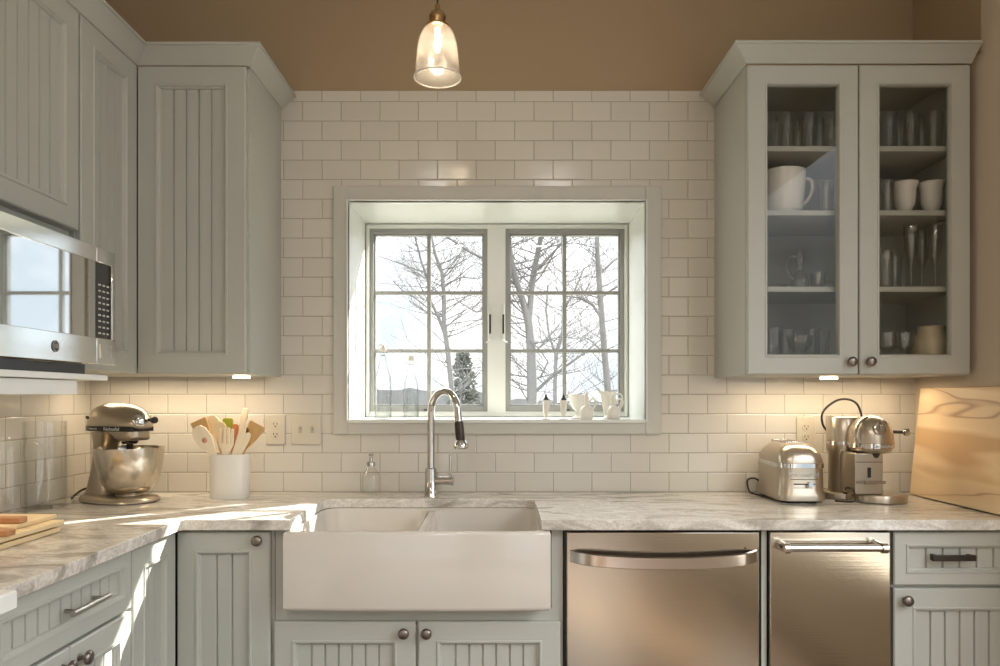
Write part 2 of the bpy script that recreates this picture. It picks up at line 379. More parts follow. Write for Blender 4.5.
# ------------------------------------------------------------------ cabinet kit
def rect(ix, y, w, h): return [(ix, y, ix), (w - ix, y, ix), (w - ix, y, h - ix), (ix, y, h - ix)]
def door_mesh(w, h, t=.02, rail=.056, glass=False, pitch=.043, name='door', material='paint', parent=None, x=0, z=0, mid=None):
    b = MB(); b.mx = Matrix.Translation((x, 0, z))
    prof = [(0, 0), (0, -t + .004), (.0035, -t), (rail, -t), (rail + .002, -t - .003), (rail + .007, -t - .003), (rail + .011, -t + .004), (rail + .014, -t + .005), (rail + .016, -t + .0115)]
    if glass:
        prof = prof[:6] + [(rail + .010, -t + .003), (rail + .012, -.001), (rail - .002, -.001)]
    rings = [rect(i, y, w, h) for i, y in prof]
    b.loops(rings, True, not glass, False)
    if glass:
        r0 = rect(0, 0, w, h); r1 = rect(rail - .002, -.001, w, h)
        b.loops([r0, r1], True, False, False)
    else:
        ins, py = prof[-1]; a0, a1 = ins, w - ins; W = a1 - a0
        n = max(2, round(W / pitch)); p = W / n; xs = [(a0, py)]
        for k in range(1, n):
            c = a0 + k * p; xs += [(c - .0034, py), (c - .0012, py + .0065), (c + .0012, py + .0065), (c + .0034, py)]
        xs.append((a1, py))
        lo = [b.v((u, v, ins)) for u, v in xs]; hi = [b.v((u, v, h - ins)) for u, v in xs]
        for k in range(len(xs) - 1): b.f([lo[k], lo[k + 1], hi[k + 1], hi[k]])
    o = b.build(name, material, parent, ang=22, recalc=False)
    bm = bmesh.new(); bm.from_mesh(o.data); bmesh.ops.recalc_face_normals(bm, faces=bm.faces)
    # outward = away from the body: flip when the front faces +y
    s = sum((f.normal.y * f.calc_area() for f in bm.faces if abs(f.calc_center_median().y + t) < .006))
    if s > 0: bmesh.ops.reverse_faces(bm, faces=bm.faces)
    bm.to_mesh(o.data); bm.free()
    return o
def knob(parent, x, z, y=-.02, r=.0165):
    b = MB(); prof = [(.0085, 0), (.0085, .002), (.0055, .004), (.005, .013), (.010, .016), (r, .020), (r, .024), (r * .85, .0285), (r * .5, .031), (.0001, .0318)]
    b.mx = Matrix.Translation((x, y, z)) @ Matrix.Rotation(R(90), 4, 'X')
    b.lathe(prof, 24); return b.build('knob', 'knob', parent, ang=50)
def bar_pull(parent, x, z, y=-.02, L=.13):
    b = MB()
    for s in (-1, 1): b.tube([(x + s * (L / 2 - .02), y, z), (x + s * (L / 2 - .02), y - .028, z)], .005, 12)
    b.tube([(x - L / 2, y - .030, z), (x + L / 2, y - .030, z)], .0075, 14)
    return b.build('handle', 'pull', parent, bevel=.0008)
def body_open(w, d, h, parent, shelves=(), t=.018, name='body', mat_='paint'):
    b = MB()
    b.box(0, t, 0, d, 0, h); b.box(w - t, w, 0, d, 0, h); b.box(t, w - t, 0, d, 0, t); b.box(t, w - t, 0, d, h - t, h); b.box(t, w - t, d - .008, d, t, h - t)
    return b.build(name, mat_, parent, weld=False)
def crown(path, name, label, z0, z1, pr=.058):
    prof = [(0, z0), (.005, z0), (.008, z0 + .004), (pr - .006, z1 - .009), (pr, z1 - .008), (pr, z1), (0, z1)]
    P = [Vector(p) for p in path]; n = len(P)
    nr = []
    for i in range(n - 1):
        d = (P[i + 1] - P[i]).normalized(); nr.append(Vector((d.y, -d.x)))   # outward on the right of travel
    rings = []
    for i in range(n):
        if i == 0: m = nr[0]
        elif i == n - 1: m = nr[-1]
        else:
            m = nr[i - 1] + nr[i]; m = m / (m.dot(nr[i]))
        rings.append([(P[i].x + m.x * u, P[i].y + m.y * u, z) for u, z in prof])
    b = MB(); b.loops(rings)
    return tag(b.build(name, 'paint', ang=20), label, 'crown molding')

YU = -.347                                     # upper carcass front (doors add .02)
ZU0, ZU1 = 1.362, 2.408
# upper corner cabinet on the back wall, left of the window
x0, x1 = -1.224, -.844
c = thing('wall_cabinet', 'grey wall cabinet with one beadboard door just left of the window', 'cabinet', (x0, YU, ZU0), 0)
MB().box(0, x1 - x0, 0, -YU - .001, 0, ZU1 - ZU0).build('body', 'paint', c, bevel=.001)
door_mesh(x1 - x0 - .014, ZU1 - ZU0 - .006, parent=c, x=.004, z=.002, rail=.06)
MB().lathe([(.03, 0), (.03, .008), (.024, .010)], 20, (.30, .14, -.0105)).build('puck_light', 'puck', c)
# left run, narrow cabinet beside the corner
YM = -.696
c = thing('wall_cabinet', 'tall narrow grey wall cabinet in the left corner beside the microwave', 'cabinet', (-1.2405, YM, ZU0), R(90))
MB().box(.001, -YM - .004, .0, .3455, 0, ZU1 - ZU0).build('body', 'paint', c, bevel=.001)
door_mesh(-YM + YU - .022, ZU1 - ZU0 - .004, parent=c, x=.004, z=.002, rail=.062)
# above the microwave
zb = 1.767
c = thing('wall_cabinet', 'short grey wall cabinet with beadboard doors above the microwave', 'cabinet', (-1.2405, YM - .760, zb), R(90))
b = MB(); b.box(0, .757, 0, .3455, 0, ZU1 - zb); b.box(0, .757, .012, .3455, -.03, 0)
b.build('body', 'paint', c, weld=False)
for k in range(2):
    xk, wk = ((.003, .331), (.337, .416))[k]
    d = door_mesh(wk, ZU1 - zb - .004, parent=c, x=xk, z=.001, rail=.058)
    knob(d, xk + (.300 if k == 0 else .028), .034)
# strip closing gap right of microwave top
crown([(-1.2207, -1.75), (-1.2207, YU - .02), (x1, YU - .02), (x1, -.001)], 'crown_molding', 'white-grey crown molding wrapping the cabinets left of the window', 2.404, 2.457)

# right glass cabinet
gx0, gx1 = .842, 1.600
g = thing('display_cabinet', 'grey wall cabinet with two glass doors right of the window', 'cabinet', (gx0, YU, ZU0 - .004), 0)
gw, gh, gd = gx1 - gx0, ZU1 + .002 - ZU0 + .004, -YU - .001
body_open(gw, gd, gh, g)
b = MB(); b.box(gw / 2 - .02, gw / 2 + .02, .0005, .018, .018, gh - .018); b.build('center_stile', 'paint', g)
for zz in (WZ(151, -.30), WZ(214.5, -.30), WZ(290, -.30)):
    MB().box(.0185, gw - .0185, .020, gd - .009, zz - (ZU0 - .004) - .010, zz - (ZU0 - .004) + .008).build('shelf', 'paint', g, bevel=.001)
SH = [WZ(151, -.30) + .008, WZ(214.5, -.30) + .008, WZ(290, -.30) + .008, ZU0 - .004 + .018]
dw = gw / 2 - .004
for k in range(2):
    dx = .002 if k == 0 else gw / 2 + .002
    d = door_mesh(dw, gh - .004, parent=g, x=dx, z=.002, rail=.058, glass=True)
    MB().box(dx + .06, dx + dw - .06, -.012, -.008, .062, gh - .062).build('glass_panel', 'cabglass', d)
    knob(d, dx + (dw - .03 if k == 0 else .030), .045)
MB().lathe([(.03, 0), (.03, .008), (.024, .010)], 20, (.35, .14, -.0105)).build('puck_light', 'puck', g)
crown([(gx0, -.001), (gx0, YU - .02), (gx1 + .0, YU - .02)], 'crown_molding', 'white-grey crown molding on top of the glass cabinet', 2.4105, 2.462)

# ------------------------------------------------------------------ base cabinets
YC = -.590; TK = .10
def base_box(name, label, x0, x1, loc_y=YC, d=.588, rz=0, loc=None, w=None, ztop=.880):
    c = thing(name, label, 'cabinet', loc or (x0, loc_y, 0), rz)
    w = w or (x1 - x0)
    b = MB(); b.box(.0008, w - .0008, 0, d, TK, ztop); b.box(.0008, w - .0008, .06, d, .0, TK)
    b.build('body', 'paint', c, weld=False)
    return c, w
ztop = WZ(529.5, -.61)
# left of sink
c, w_ = base_box('base_cabinet', 'narrow grey base cabinet with a beadboard door left of the sink', -.980, -.685)
d = door_mesh(.284, ztop - .012 - TK, parent=c, x=.002, z=TK + .005, rail=.056, pitch=.042)
knob(d, .252, WZ(541, -.63))
# sink base: doors below the apron
c, w_ = base_box('sink_cabinet', 'grey sink base cabinet with two beadboard doors under the apron sink', -.684, .200, ztop=.600)
b = MB(); b.box(0.0008, .036, -.001, .588, .600, .880); b.box(w_ - .036, w_ - .0008, -.001, .588, .600, .880); b.box(.036, w_ - .036, .0, .588, .600, .636)
b.build('sink_apron_rail', 'paint', c, weld=False)
dz = WZ(621.5, -.61)
for k, (a0, a1) in enumerate(((273.5, 415.5), (418, 560.5))):
    xa, xb = WX(a0, -.61) + .684, WX(a1, -.61) + .684
    d = door_mesh(xb - xa, dz - TK - .006, parent=c, x=xa, z=TK + .005, rail=.056, pitch=.042)
    knob(d, (xb - .034) if k == 0 else (xa + .027), WZ(634, -.63))
# right base cabinet
rx0 = WX(893, -.61)
c, w_ = base_box('base_cabinet', 'grey base cabinet with a drawer at the right wall', rx0, XR - .001)
zt1, zb1 = WZ(532, -.61), WZ(585.5, -.61)
dr = door_mesh(w_ - .006, zt1 - zb1, parent=c, x=.003, z=zb1, rail=.036, name='drawer', pitch=.048)
bx = WX(960, -.66) - rx0
b = MB(); b.box(bx - .066, bx + .066, -.046, -.034, WZ(562.5, -.65) , WZ(556.5, -.65))
for s in (-1, 1): b.box(bx + s * .055 - .006, bx + s * .055 + .006, -.036, -.020, WZ(562.5, -.65), WZ(556.5, -.65))
b.build('handle', 'dark', dr, bevel=.002, weld=False)
d = door_mesh(w_ - .006, WZ(588.5, -.61) - TK - .005, parent=c, x=.003, z=TK + .005, rail=.056)
knob(d, WX(910, -.64) - rx0, WZ(602, -.64))
# filler stiles either side of the dishwasher
for (p, q, l) in ((761, 767, 'between the dishwasher and the narrow steel appliance'),):
    xa, xb = WX(p, -.6), WX(q, -.6)
    xa += .001
    tag(MB().box(xa, xb - .001, -.600, -.02, 0, .880).build('filler_panel', 'paint', bevel=.001), 'narrow grey filler strip ' + l, 'panel')

# left run base: faces +x
XF = -.995
def leftloc(y): return (XF, y, 0)
c, w_ = base_box('base_cabinet', 'grey corner base cabinet with a sunlit beadboard door in the left run', 0, 0, rz=R(90), loc=leftloc(-.880), w=.262, d=.590)
d = door_mesh(.254, ztop - .010 - TK, parent=c, x=.003, z=TK + .005, rail=.056, pitch=.04)
c, w_ = base_box('base_cabinet', 'wide grey base cabinet with a drawer over two doors at the left', 0, 0, rz=R(90), loc=leftloc(-1.432), w=.550, d=.590)
zt1, zb1 = WZ(549, -.89), WZ(608, -.885)
dr = door_mesh(.544, zt1 - zb1, parent=c, x=.003, z=zb1, rail=.034, name='drawer', pitch=.042)
bar_pull(dr, 1.432 - 1.125, (zt1 + zb1) / 2, L=.15)
for k in range(2):
    d = door_mesh(.270, zb1 - .008 - TK - .005, parent=c, x=.003 + k * .274, z=TK + .005, rail=.056, pitch=.042)
    knob(d, .003 + k * .274 + (.240 if k == 0 else .030), zb1 - .045)

# ------------------------------------------------------------------ countertop (one continuous L with a sink cut-out)
sx0, sx1, sy = WX(290, -.633), WX(541.5, -.633), -.188
XE = -.955
poly = [(XL + .001, -.0008), (XL + .001, -1.430), (XE, -1.430), (XE, YF - .012), (XE + .012, YF), (sx0, YF)]
poly += [(sx0, sy - .05)] + [(sx0 + .05 - .05 * math.cos(R(a)), sy - .05 + .05 * math.sin(R(a))) for a in (22, 45, 68)] + [(sx0 + .05, sy)]
poly += [(sx1 - .03, sy)] + [(sx1 - .03 + .03 * math.sin(R(a)), sy - .03 + .03 * math.cos(R(a))) for a in (22, 45, 68)] + [(sx1, sy - .03)]
poly += [(sx1, YF), (XR - .001, YF), (XR - .001, -.0008)]
b = MB(); b.prism(poly, ZC - .032, ZC, 'z')
tag(b.build('countertop', 'stone', bevel=.002), 'grey veined stone worktop running round the corner past the sink', 'countertop')

# ------------------------------------------------------------------ apron sink
SYF = -.668
ax0, ax1 = WX(282, SYF), WX(551, SYF); az1, az0 = WZ(530.5, SYF) , WZ(612, SYF)
sink = thing('apron_sink', 'white fireclay apron-front sink with two basins below the window', 'sink', ((ax0 + ax1) / 2, 0, az0))
hw = (ax1 - ax0) / 2; hz = .8815 - az0
def rr_ring(x0, x1, y0, y1, r, z, n=5):
    ring = []
    for (cx, cy, a0) in ((x1 - r, y1 - r, 0), (x0 + r, y1 - r, 90), (x0 + r, y0 + r, 180), (x1 - r, y0 + r, 270)):
        for k in range(n + 1):
            a = R(a0 + 90 * k / n); ring.append((cx + r * math.cos(a), cy + r * math.sin(a), z))
    return ring
yb_ = -.165
b = MB()
# outer shell with slightly bowed front
def outer(z, ins=0):
    n = 14; ring = []
    for k in range(n + 1):
        u = -1 + 2 * k / n; ring.append((u * (hw - ins), SYF + ins + .010 * (u * u) ** 2, z))
    return ring + [(hw - ins, yb_ - ins, z), (-hw + ins, yb_ - ins, z)]
o_r = [outer(0, .006), outer(.004, .002), outer(.012, 0), outer(hz - .008, 0), outer(hz - .002, .002), outer(hz, .006)]
b.loops(o_r, True, True, False)
b.build('apron_front', 'porcelain', sink, ang=50)
# basins are walls standing inside the shell
bx_ = MB()
div = WX(427, -.40) - sink.location.x
def wallring(x0, x1, y0, y1, zt):
    top = rr_ring(x0, x1, y0, y1, .045, zt); bot = rr_ring(x0 + .006, x1 - .006, y0 + .006, y1 - .006, .045, .04); flo = rr_ring(x0 + .05, x1 - .05, y0 + .05, y1 - .05, .03, .022)
    return top, bot, flo
rim = .022
B1 = (-hw + rim, div - .012, SYF + .030, yb_ - .028); B2 = (div + .012, hw - rim, SYF + .030, yb_ - .028)
for q in (B1, B2):
    t_, m_, f_ = wallring(*q, hz - .006)
    bx_.loops([t_, m_, f_], True, False, True)
for q in (B1, B2):
    bx_.lathe([(.035, .0235), (.038, .0235), (.036, .0255), (.02, .023)], 24, ((q[0] + q[1]) / 2, (q[2] + q[3]) / 2, 0), cap0=False)
bx_.build('basin', 'porcelain', sink, ang=60, recalc=False)
# rim deck around both basins (flat ring pieces)
b = MB(); zt_ = hz; zl = hz - .012
b.box(-hw + .004, hw - .004, SYF + .010, B1[2], zl, zt_ - .0005); b.box(-hw + .004, hw - .004, B1[3], yb_ - .003, zl, zt_ - .0005)
b.box(-hw + .004, B1[0], B1[2], B1[3], zl, zt_ - .0005); b.box(B2[1], hw - .004, B1[2], B1[3], zl, zt_ - .0005); b.box(B1[1], B2[0], B1[2], B1[3], hz * .35, zt_ - .012)
def corner(cx, cy, qx, qy, r=.046):
    pts = [(cx, cy)] + [(cx + qx * (r - r * math.sin(R(a))), cy + qy * (r - r * math.cos(R(a)))) for a in range(0, 91, 15)]
    b.prism(pts, zl, zt_ - .0005, 'z')
for q in (B1, B2):
    for X_, qx in ((q[0], 1), (q[1], -1)):
        for Y_, qy in ((q[2], 1), (q[3], -1)):
            if (X_ in (B1[0], B2[1])): corner(X_, Y_, qx, qy)
b.build('rim', 'porcelain', sink, bevel=.003, weld=False)

# ------------------------------------------------------------------ faucet
fx, fy = WX(431, -.135), -.135
fc = thing('kitchen_faucet', 'tall chrome gooseneck faucet with pull-down spray behind the sink', 'faucet', (fx, fy, ZC))
b = MB(); b.lathe([(.026, 0), (.026, .004), (.0235, .007), (.0225, .09), (.021, .105), (.016, .108)], 32); b.build('base', 'chrome', fc, ang=40)
dv = Vector((.115, -.13)); reach = dv.length; dn = dv.normalized()
rad = reach * .46; ztop_ = WZ(391, -.2) - ZC; zc = ztop_ - rad
pts = [(0, 0, .10), (0, 0, zc * .6), (0, 0, zc)]
for a in range(10, 171, 10):
    u = rad - rad * math.cos(R(a)); pts.append((dn.x * u, dn.y * u, zc + rad * math.sin(R(a))))
ue = 2 * rad - .0
e1 = (dn.x * (ue + .006), dn.y * (ue + .006), zc - .032)
pts.append(e1)
b = MB(); b.tube(pts, .0135, 20); b.build('spout', 'chrome', fc, ang=50)
b = MB(); e0 = Vector(e1); e2 = e0 + Vector((dn.x * .012, dn.y * .012, -.076))
b.tube([e0 + Vector((0, 0, .004)), e0.lerp(e2, .05), e0.lerp(e2, .7), e0.lerp(e2, .8), e2], [.0145, .0165, .0165, .015, .015], 24)
sh = b.build('spray_head', 'dark', fc, ang=40)
b = MB(); b.tube([e2 + Vector((0, 0, .014)), e2, e2 - Vector((0, 0, .012)), e2 - Vector((0, 0, .016))], [.016, .0255, .0255, .022], 28); b.build('spray_collar', 'chrome', fc, ang=40)
b = MB(); b.tube([(.015, -.005, .062), (.078, -.012, .062)], .016, 20); b.tube([(.078, -.012, .062), (.084, -.0126, .062)], .0185, 20); b.build('valve_barrel', 'chrome', fc, ang=40, weld=False)
b = MB(); b.tube([(.072, -.012, .074), (.073, -.013, .11), (.073, -.014, .158)], [.0055, .005, .0045], 12); b.build('lever', 'chrome', fc)

# soap bottle
sb = thing('soap_dispenser', 'clear glass soap bottle with metal pump left of the faucet', 'soap dispenser', (WX(371, -.06), -.058, ZC))
r_ = .0365
b = MB(); b.lathe([(r_ - .004, 0), (r_, .004), (r_, .062), (r_ - .004, .078), (.016, .098), (.014, .112), (.0125, .112), (.0145, .098), (r_ - .007, .077), (r_ - .003, .062), (r_ - .003, .008), (.001, .006)], 28, cap1=True)
b.build('bottle', 'glass', sb)
b = MB(); b.lathe([(.0165, .108), (.0165, .122), (.007, .124), (.006, .145), (.009, .146), (.009, .153), (.002, .155)], 20); b.tube([(0, 0, .149), (.004, -.03, .150), (.004, -.038, .144)], .004, 10)
b.build('pump', 'chrome', sb, ang=45, weld=False)

# ------------------------------------------------------------------ dishwasher, compactor, range, microwave
dx0, dx1 = WX(566, -.615), WX(760, -.615)
dwz = WZ(532, -.615)
dw_ = thing('dishwasher', 'wide stainless steel dishwasher with a bowed bar handle right of the sink', 'dishwasher', (dx0, -.595, 0))
b = MB(); b.box(-.004, dx1 - dx0 + .002, .0, .56, .02, .876); b.build('body', 'black', dw_)
d = MB().box(.002, dx1 - dx0 - .002, -.022, -.001, .10, dwz).build('door', 'steel', dw_, bevel=.003)
L_ = dx1 - dx0; n = 24; b = MB(); zl_, zm_ = WZ(558, -.65), WZ(563, -.65)
rings = []
for k in range(n + 1):
    u = -1 + 2 * k / n; x = L_ / 2 + u * (L_ / 2 - .012); zc_ = zl_ - (zl_ - zm_) * (1 - u * u); yo = -.022 - .040 * (1 - abs(u) ** 8)
    h_ = .019
    rings.append([(x, yo, zc_ - h_), (x, yo - .006, zc_ - h_ + .003), (x, yo - .006, zc_ + h_ - .003), (x, yo, zc_ + h_), (x, yo + .006, zc_ + h_ - .002), (x, yo + .006, zc_ - h_ + .002)])
b.loops(rings); b.build('handle', 'handle', d, ang=30)
b = MB(); b.lathe([(.003, 0), (.0028, .001)], 12); 
b.mx = Matrix.Identity(4)
k_ = b.build('indicator_dot', 'black', d); k_.rotation_euler = (R(90), 0, 0); k_.location = (WX(745, -.617) - dx0, -.0222, WZ(548, -.617))
MB().box(.002, L_ - .002, .02, .05, .0, .09).build('kickplate', 'black', dw_)
tx0, tx1 = WX(769.5, -.615), WX(890.5, -.615)
tc_ = thing('trash_compactor', 'narrow stainless steel appliance with a round bar handle right of the dishwasher', 'appliance', (tx0, -.595, 0))
MB().box(-.003, tx1 - tx0 + .002, .0, .56, .02, .876).build('body', 'black', tc_)
d = MB().box(.001, tx1 - tx0 - .001, -.022, -.001, .10, dwz + .001).build('door', 'steel', tc_, bevel=.003)
hz_ = WZ(548.5, -.66); ha, hb = WX(789, -.66) - tx0, WX(882, -.66) - tx0
b = MB(); b.tube([(ha, -.062, hz_), (hb, -.062, hz_)], .0105, 20)
hd = b.build('handle', 'handle', d, ang=40)
for q in (ha - .012, hb + .002):
    b = MB(); b.tube([(q - .002, -.062, hz_), (q + .014, -.062, hz_)], .0155, 20); b.tube([(q + .006, -.062, hz_), (q + .002, -.022, hz_ + .002)], [.013, .016], 16)
    b.build('handle_bracket', 'handle', d, ang=40, weld=False)
# range in the near left corner
rg = thing('kitchen_range', 'white range corner at the front end of the left counter', 'range', (-.975, -1.434, 0), R(90))
b = MB(); b.box(-.75, -.003, .0, .60, .06, .870); b.box(-.73, -.02, .05, .58, 0, .06); b.build('body', 'enamel', rg, weld=False)
MB().box(-.75, -.002, -.066, .60, .882, .920).build('cooktop', 'enamel', rg, bevel=.005)
for bxx in (-.2, -.55):
    for byy in (.12, .40):
        b = MB(); b.lathe([(.085, .920), (.09, .923), (.08, .925), (.02, .9245)], 28, (bxx, byy, 0)); b.build('burner', 'black', rg)
b = MB(); b.box(-.72, -.03, -.022, -.001, .25, .80); od = b.build('oven_door', 'enamel', rg, bevel=.004)
b = MB(); b.tube([(-.68, -.05, .77), (-.07, -.05, .77)], .01, 14)
for q in (-.66, -.09): b.tube([(q, -.022, .77), (q, -.05, .77)], .008, 12)
b.build('handle', 'handle', od, weld=False)

mz0, mz1 = 1.376, 1.703; MX = -1.12; my0, my1 = YM - .762, YM - .004
mw = thing('microwave_oven', 'stainless steel microwave with black glass door under the left cabinets', 'microwave', (MX, my0, mz0), R(90))
W_, H_ = my1 - my0, mz1 - mz0
MB().box(.002, W_ - .002, .022, .455, .006, H_ - .004).build('body', 'steel_mw', mw)
b = MB(); gx_a, gx_b, gz_a, gz_b = .030, W_ - .019, .073, .285
b.box(0, W_ - .098, -.004, .021, 0, gz_a); b.box(0, W_ - .098, -.004, .021, gz_b, H_); b.box(0, gx_a, -.004, .021, gz_a, gz_b)
dd = b.build('door', 'steel_mw', mw, bevel=.0015, weld=False)
MB().box(gx_a, W_ - .100, -.001, .020, gz_a, gz_b).build('glass_panel', 'mwglass', dd)
b = MB(); b.box(W_ - .0975, W_, -.004, .021, 0, gz_a); b.box(W_ - .0975, W_, -.004, .021, gz_b, H_); b.box(W_ - .019, W_, -.004, .021, gz_a, gz_b)
cp = b.build('control_panel', 'steel_mw', mw, bevel=.0015, weld=False)
MB().box(W_ - .097, W_ - .0195, -.001, .020, gz_a, gz_b).build('control_glass', 'ctlglass', cp)
b = MB()
for r_i in range(9):
    for c_i in range(3):
        b.box(W_ - .086 + c_i * .021, W_ - .086 + c_i * .021 + .012, -.0022, -.0012, gz_a + .012 + r_i * .017, gz_a + .012 + r_i * .017 + .0045)
b.build('keypad', 'key', cp, weld=False)
b = MB(); q0, q1, q2, q3 = W_ - .082, W_ - .022, .018, .056
frame_bm(b, q0, q1, q2, q3, .003, -.0065, -.004); b.box(q0 + .006, q1 - .006, -.006, -.004, q2 + .006, q3 - .006)
b.build('door_button', 'steel_mw', cp, weld=False)
b = MB(); b.mx = Matrix.Translation((.472, -.0042, .036)) @ Matrix.Rotation(R(90), 4, 'X')
b.lathe([(.0150, 0), (.0150, .0015), (.0135, .0018)], 28); lg = b.build('logo_badge', 'dark', dd)
b = MB(); b.mx = Matrix.Translation((.472, -.0058, .036)) @ Matrix.Rotation(R(90), 4, 'X')
b.tube([(.0128 * math.cos(2 * PI * k / 28), .0128 * math.sin(2 * PI * k / 28), 0) for k in range(28)], .0009, 6, closed=True); b.build('logo_ring', 'handle', dd)
text('GE', .014, (.472, -.0063, .036), (R(90), 0, 0), 'handle', dd, name='logo_letters')
# white shelf and slim hood under it
sh_ = thing('microwave_shelf', 'white shelf board with a pale valance under the microwave', 'shelf', (MX + .012, my0, 1.290), R(90))
MB().box(-.2, 2.8 - 1.458 + 2.05 - 2.8 + .09 + 0 + .02, .0, .460, .040, .056).build('board', 'enamel', sh_, bevel=.002)
MB().box(-.2, .575, .012, .460, .0, .038).build('valance', 'enamel', sh_, bevel=.002)
MB().box(-.2, .64, .03, .458, .057, .0835).build('dark_gap', 'black', sh_)  # black block put in for the shaded gap under the microwave

# ------------------------------------------------------------------ stand mixer
mxr = thing('stand_mixer', 'champagne metallic stand mixer with steel bowl on the left counter', 'stand mixer', (-1.357, -.225, ZC), R(-27))
b = MB()
def pl(z, ins):
    ring = []
    for k in range(40):
        a = 2 * PI * k / 40; ex = (.155 if math.cos(2 * PI * k / 40) > 0 else .178) - ins; ey = .105 - ins
        c_, s_ = math.cos(a), math.sin(a)
        wy = ey * (1 if c_ > -.2 else 1 - .25 * (-c_ - .2))
        ring.append((.005 + ex * abs(c_) ** .85 * (1 if c_ > 0 else -1), wy * abs(s_) ** .9 * (1 if s_ > 0 else -1), z))
    return ring
b.loops([pl(0, .006), pl(.004, .0), pl(.014, .004), pl(.022, .02), pl(.025, .05)])
b.build('foot', 'nickel', mxr, ang=50)
b = MB(); rings = []
for z, xa, xb, hwid in ((.010, -.150, .00, .062), (.035, -.148, -.022, .055), (.07, -.140, -.040, .047), (.11, -.128, -.050, .043), (.16, -.118, -.056, .040), (.20, -.116, -.052, .042), (.235, -.125, -.02, .046), (.246, -.13, -.005, .05)):
    cxm, hxm = (xa + xb) / 2, (xb - xa) / 2
    rings.append([(cxm + hxm * abs(math.cos(t_)) ** .7 * (1 if math.cos(t_) > 0 else -1), hwid * abs(math.sin(t_)) ** .7 * (1 if math.sin(t_) > 0 else -1), z) for t_ in [2 * PI * k / 28 for k in range(28)]])
b.loops(rings); b.build('column', 'nickel', mxr, ang=60).location.x = .014
# motor head
b = MB(); rings = []
prof = [(-.140, .002), (-.1385, .028), (-.132, .048), (-.118, .060), (-.09, .067), (-.04, .069), (.01, .067), (.055, .062), (.090, .053), (.112, .042), (.124, .028), (.128, .004)]
for x, r in prof:
    rings.append([(x, r * .93 * math.cos(t_), .268 + (r * 1.18 * math.sin(t_) if math.sin(t_) > 0 else r * .25 * math.sin(t_)) - .0012 * 0) for t_ in [2 * PI * k / 28 for k in range(28)]])
b.loops(rings); hd = b.build('motor_head', 'nickel', mxr, ang=60); hd.location.x = .020
b = MB(); rings = []
for x, r in prof[2:-2]: rings.append([(x, r * .96, .2500), (x, r * .96, .2672), (x, -r * .96, .2672), (x, -r * .96, .2500)])
b.loops(rings); b.build('trim_band', 'black', mxr, ang=40).location.x = .020
b = MB(); rings = []
for z, xa, xb, hy in ((.218, .02, .105, .042), (.222, .005, .112, .046), (.238, -.01, .115, .048), (.254, -.10, .116, .050)):
    rings.append([((xa + xb) / 2 + (xb - xa) / 2 * abs(math.cos(t_)) ** .6 * (1 if math.cos(t_) > 0 else -1), hy * abs(math.sin(t_)) ** .7 * (1 if math.sin(t_) > 0 else -1), z) for t_ in [2 * PI * k / 28 for k in range(28)]])
b.loops(rings); b.build('lower_head', 'nickel', mxr, ang=50).location.x = .014
text('KitchenAid', .0175, (.055, -.0676, .2585), (R(90), 0, R(3)), 'key', mxr, ext=.0008)
text('KitchenAid', .0175, (-.045, -.0676, .2585), (R(90), 0, 0), 'key', mxr, ext=.0004).scale = (.55, .5, 1)
b = MB(); b.mx = Matrix.Translation((.138, -.022, .288)) @ Matrix.Rotation(R(78), 4, 'Y') @ Matrix.Rotation(R(28), 4, 'X'); b.lathe([(.020, -.02), (.0225, .0), (.0225, .012), (.019, .015), (.001, .016)], 28); b.build('hub_cap', 'chrome', mxr, ang=40)
b = MB(); b.tube([(.138, .012, .290), (.168, .010, .290)], .005, 10); b.tube([(.164, .010, .290), (.170, .0095, .290), (.182, .009, .290), (.186, .009, .290)], [.009, .012, .012, .008], 16); b.build('attachment_knob', 'black', mxr, weld=False)
b = MB(); b.tube([(-.075, -.064, .298), (-.075, -.070, .298)], .006, 12); b.build('speed_lever', 'black', mxr)
b = MB(); b.tube([(.06, 0, .22), (.06, 0, .16), (.06, 0, .15)], [.012, .010, .004], 16); b.tube([(.06, 0, .214), (.06, 0, .205)], [.028, .024], 20); b.build('beater_shaft', 'dark', mxr, weld=False)
b = MB(); ro = [(.038, .030), (.062, .036), (.084, .058), (.099, .09), (.107, .13), (.111, .162), (.112, .188), (.115, .189), (.115, .192), (.111, .192), (.109, .185), (.108, .17), (.104, .13), (.096, .092), (.081, .062), (.06, .041), (.001, .036)]
b.lathe(ro, 40, (.060, 0, 0)); b.lathe([(.045, .020), (.048, .022), (.046, .030), (.04, .033)], 32, (.060, 0, 0)); b.build('bowl', 'bowlsteel', mxr, ang=50, weld=False)
b = MB(); b.soft([(-.146, .03, .03), (-.165, .02, .035), (-.185, -.01, .030), (-.178, -.05, .012), (-.16, -.07, .006)], .004, 10); b.build('power_cord', 'black', mxr)

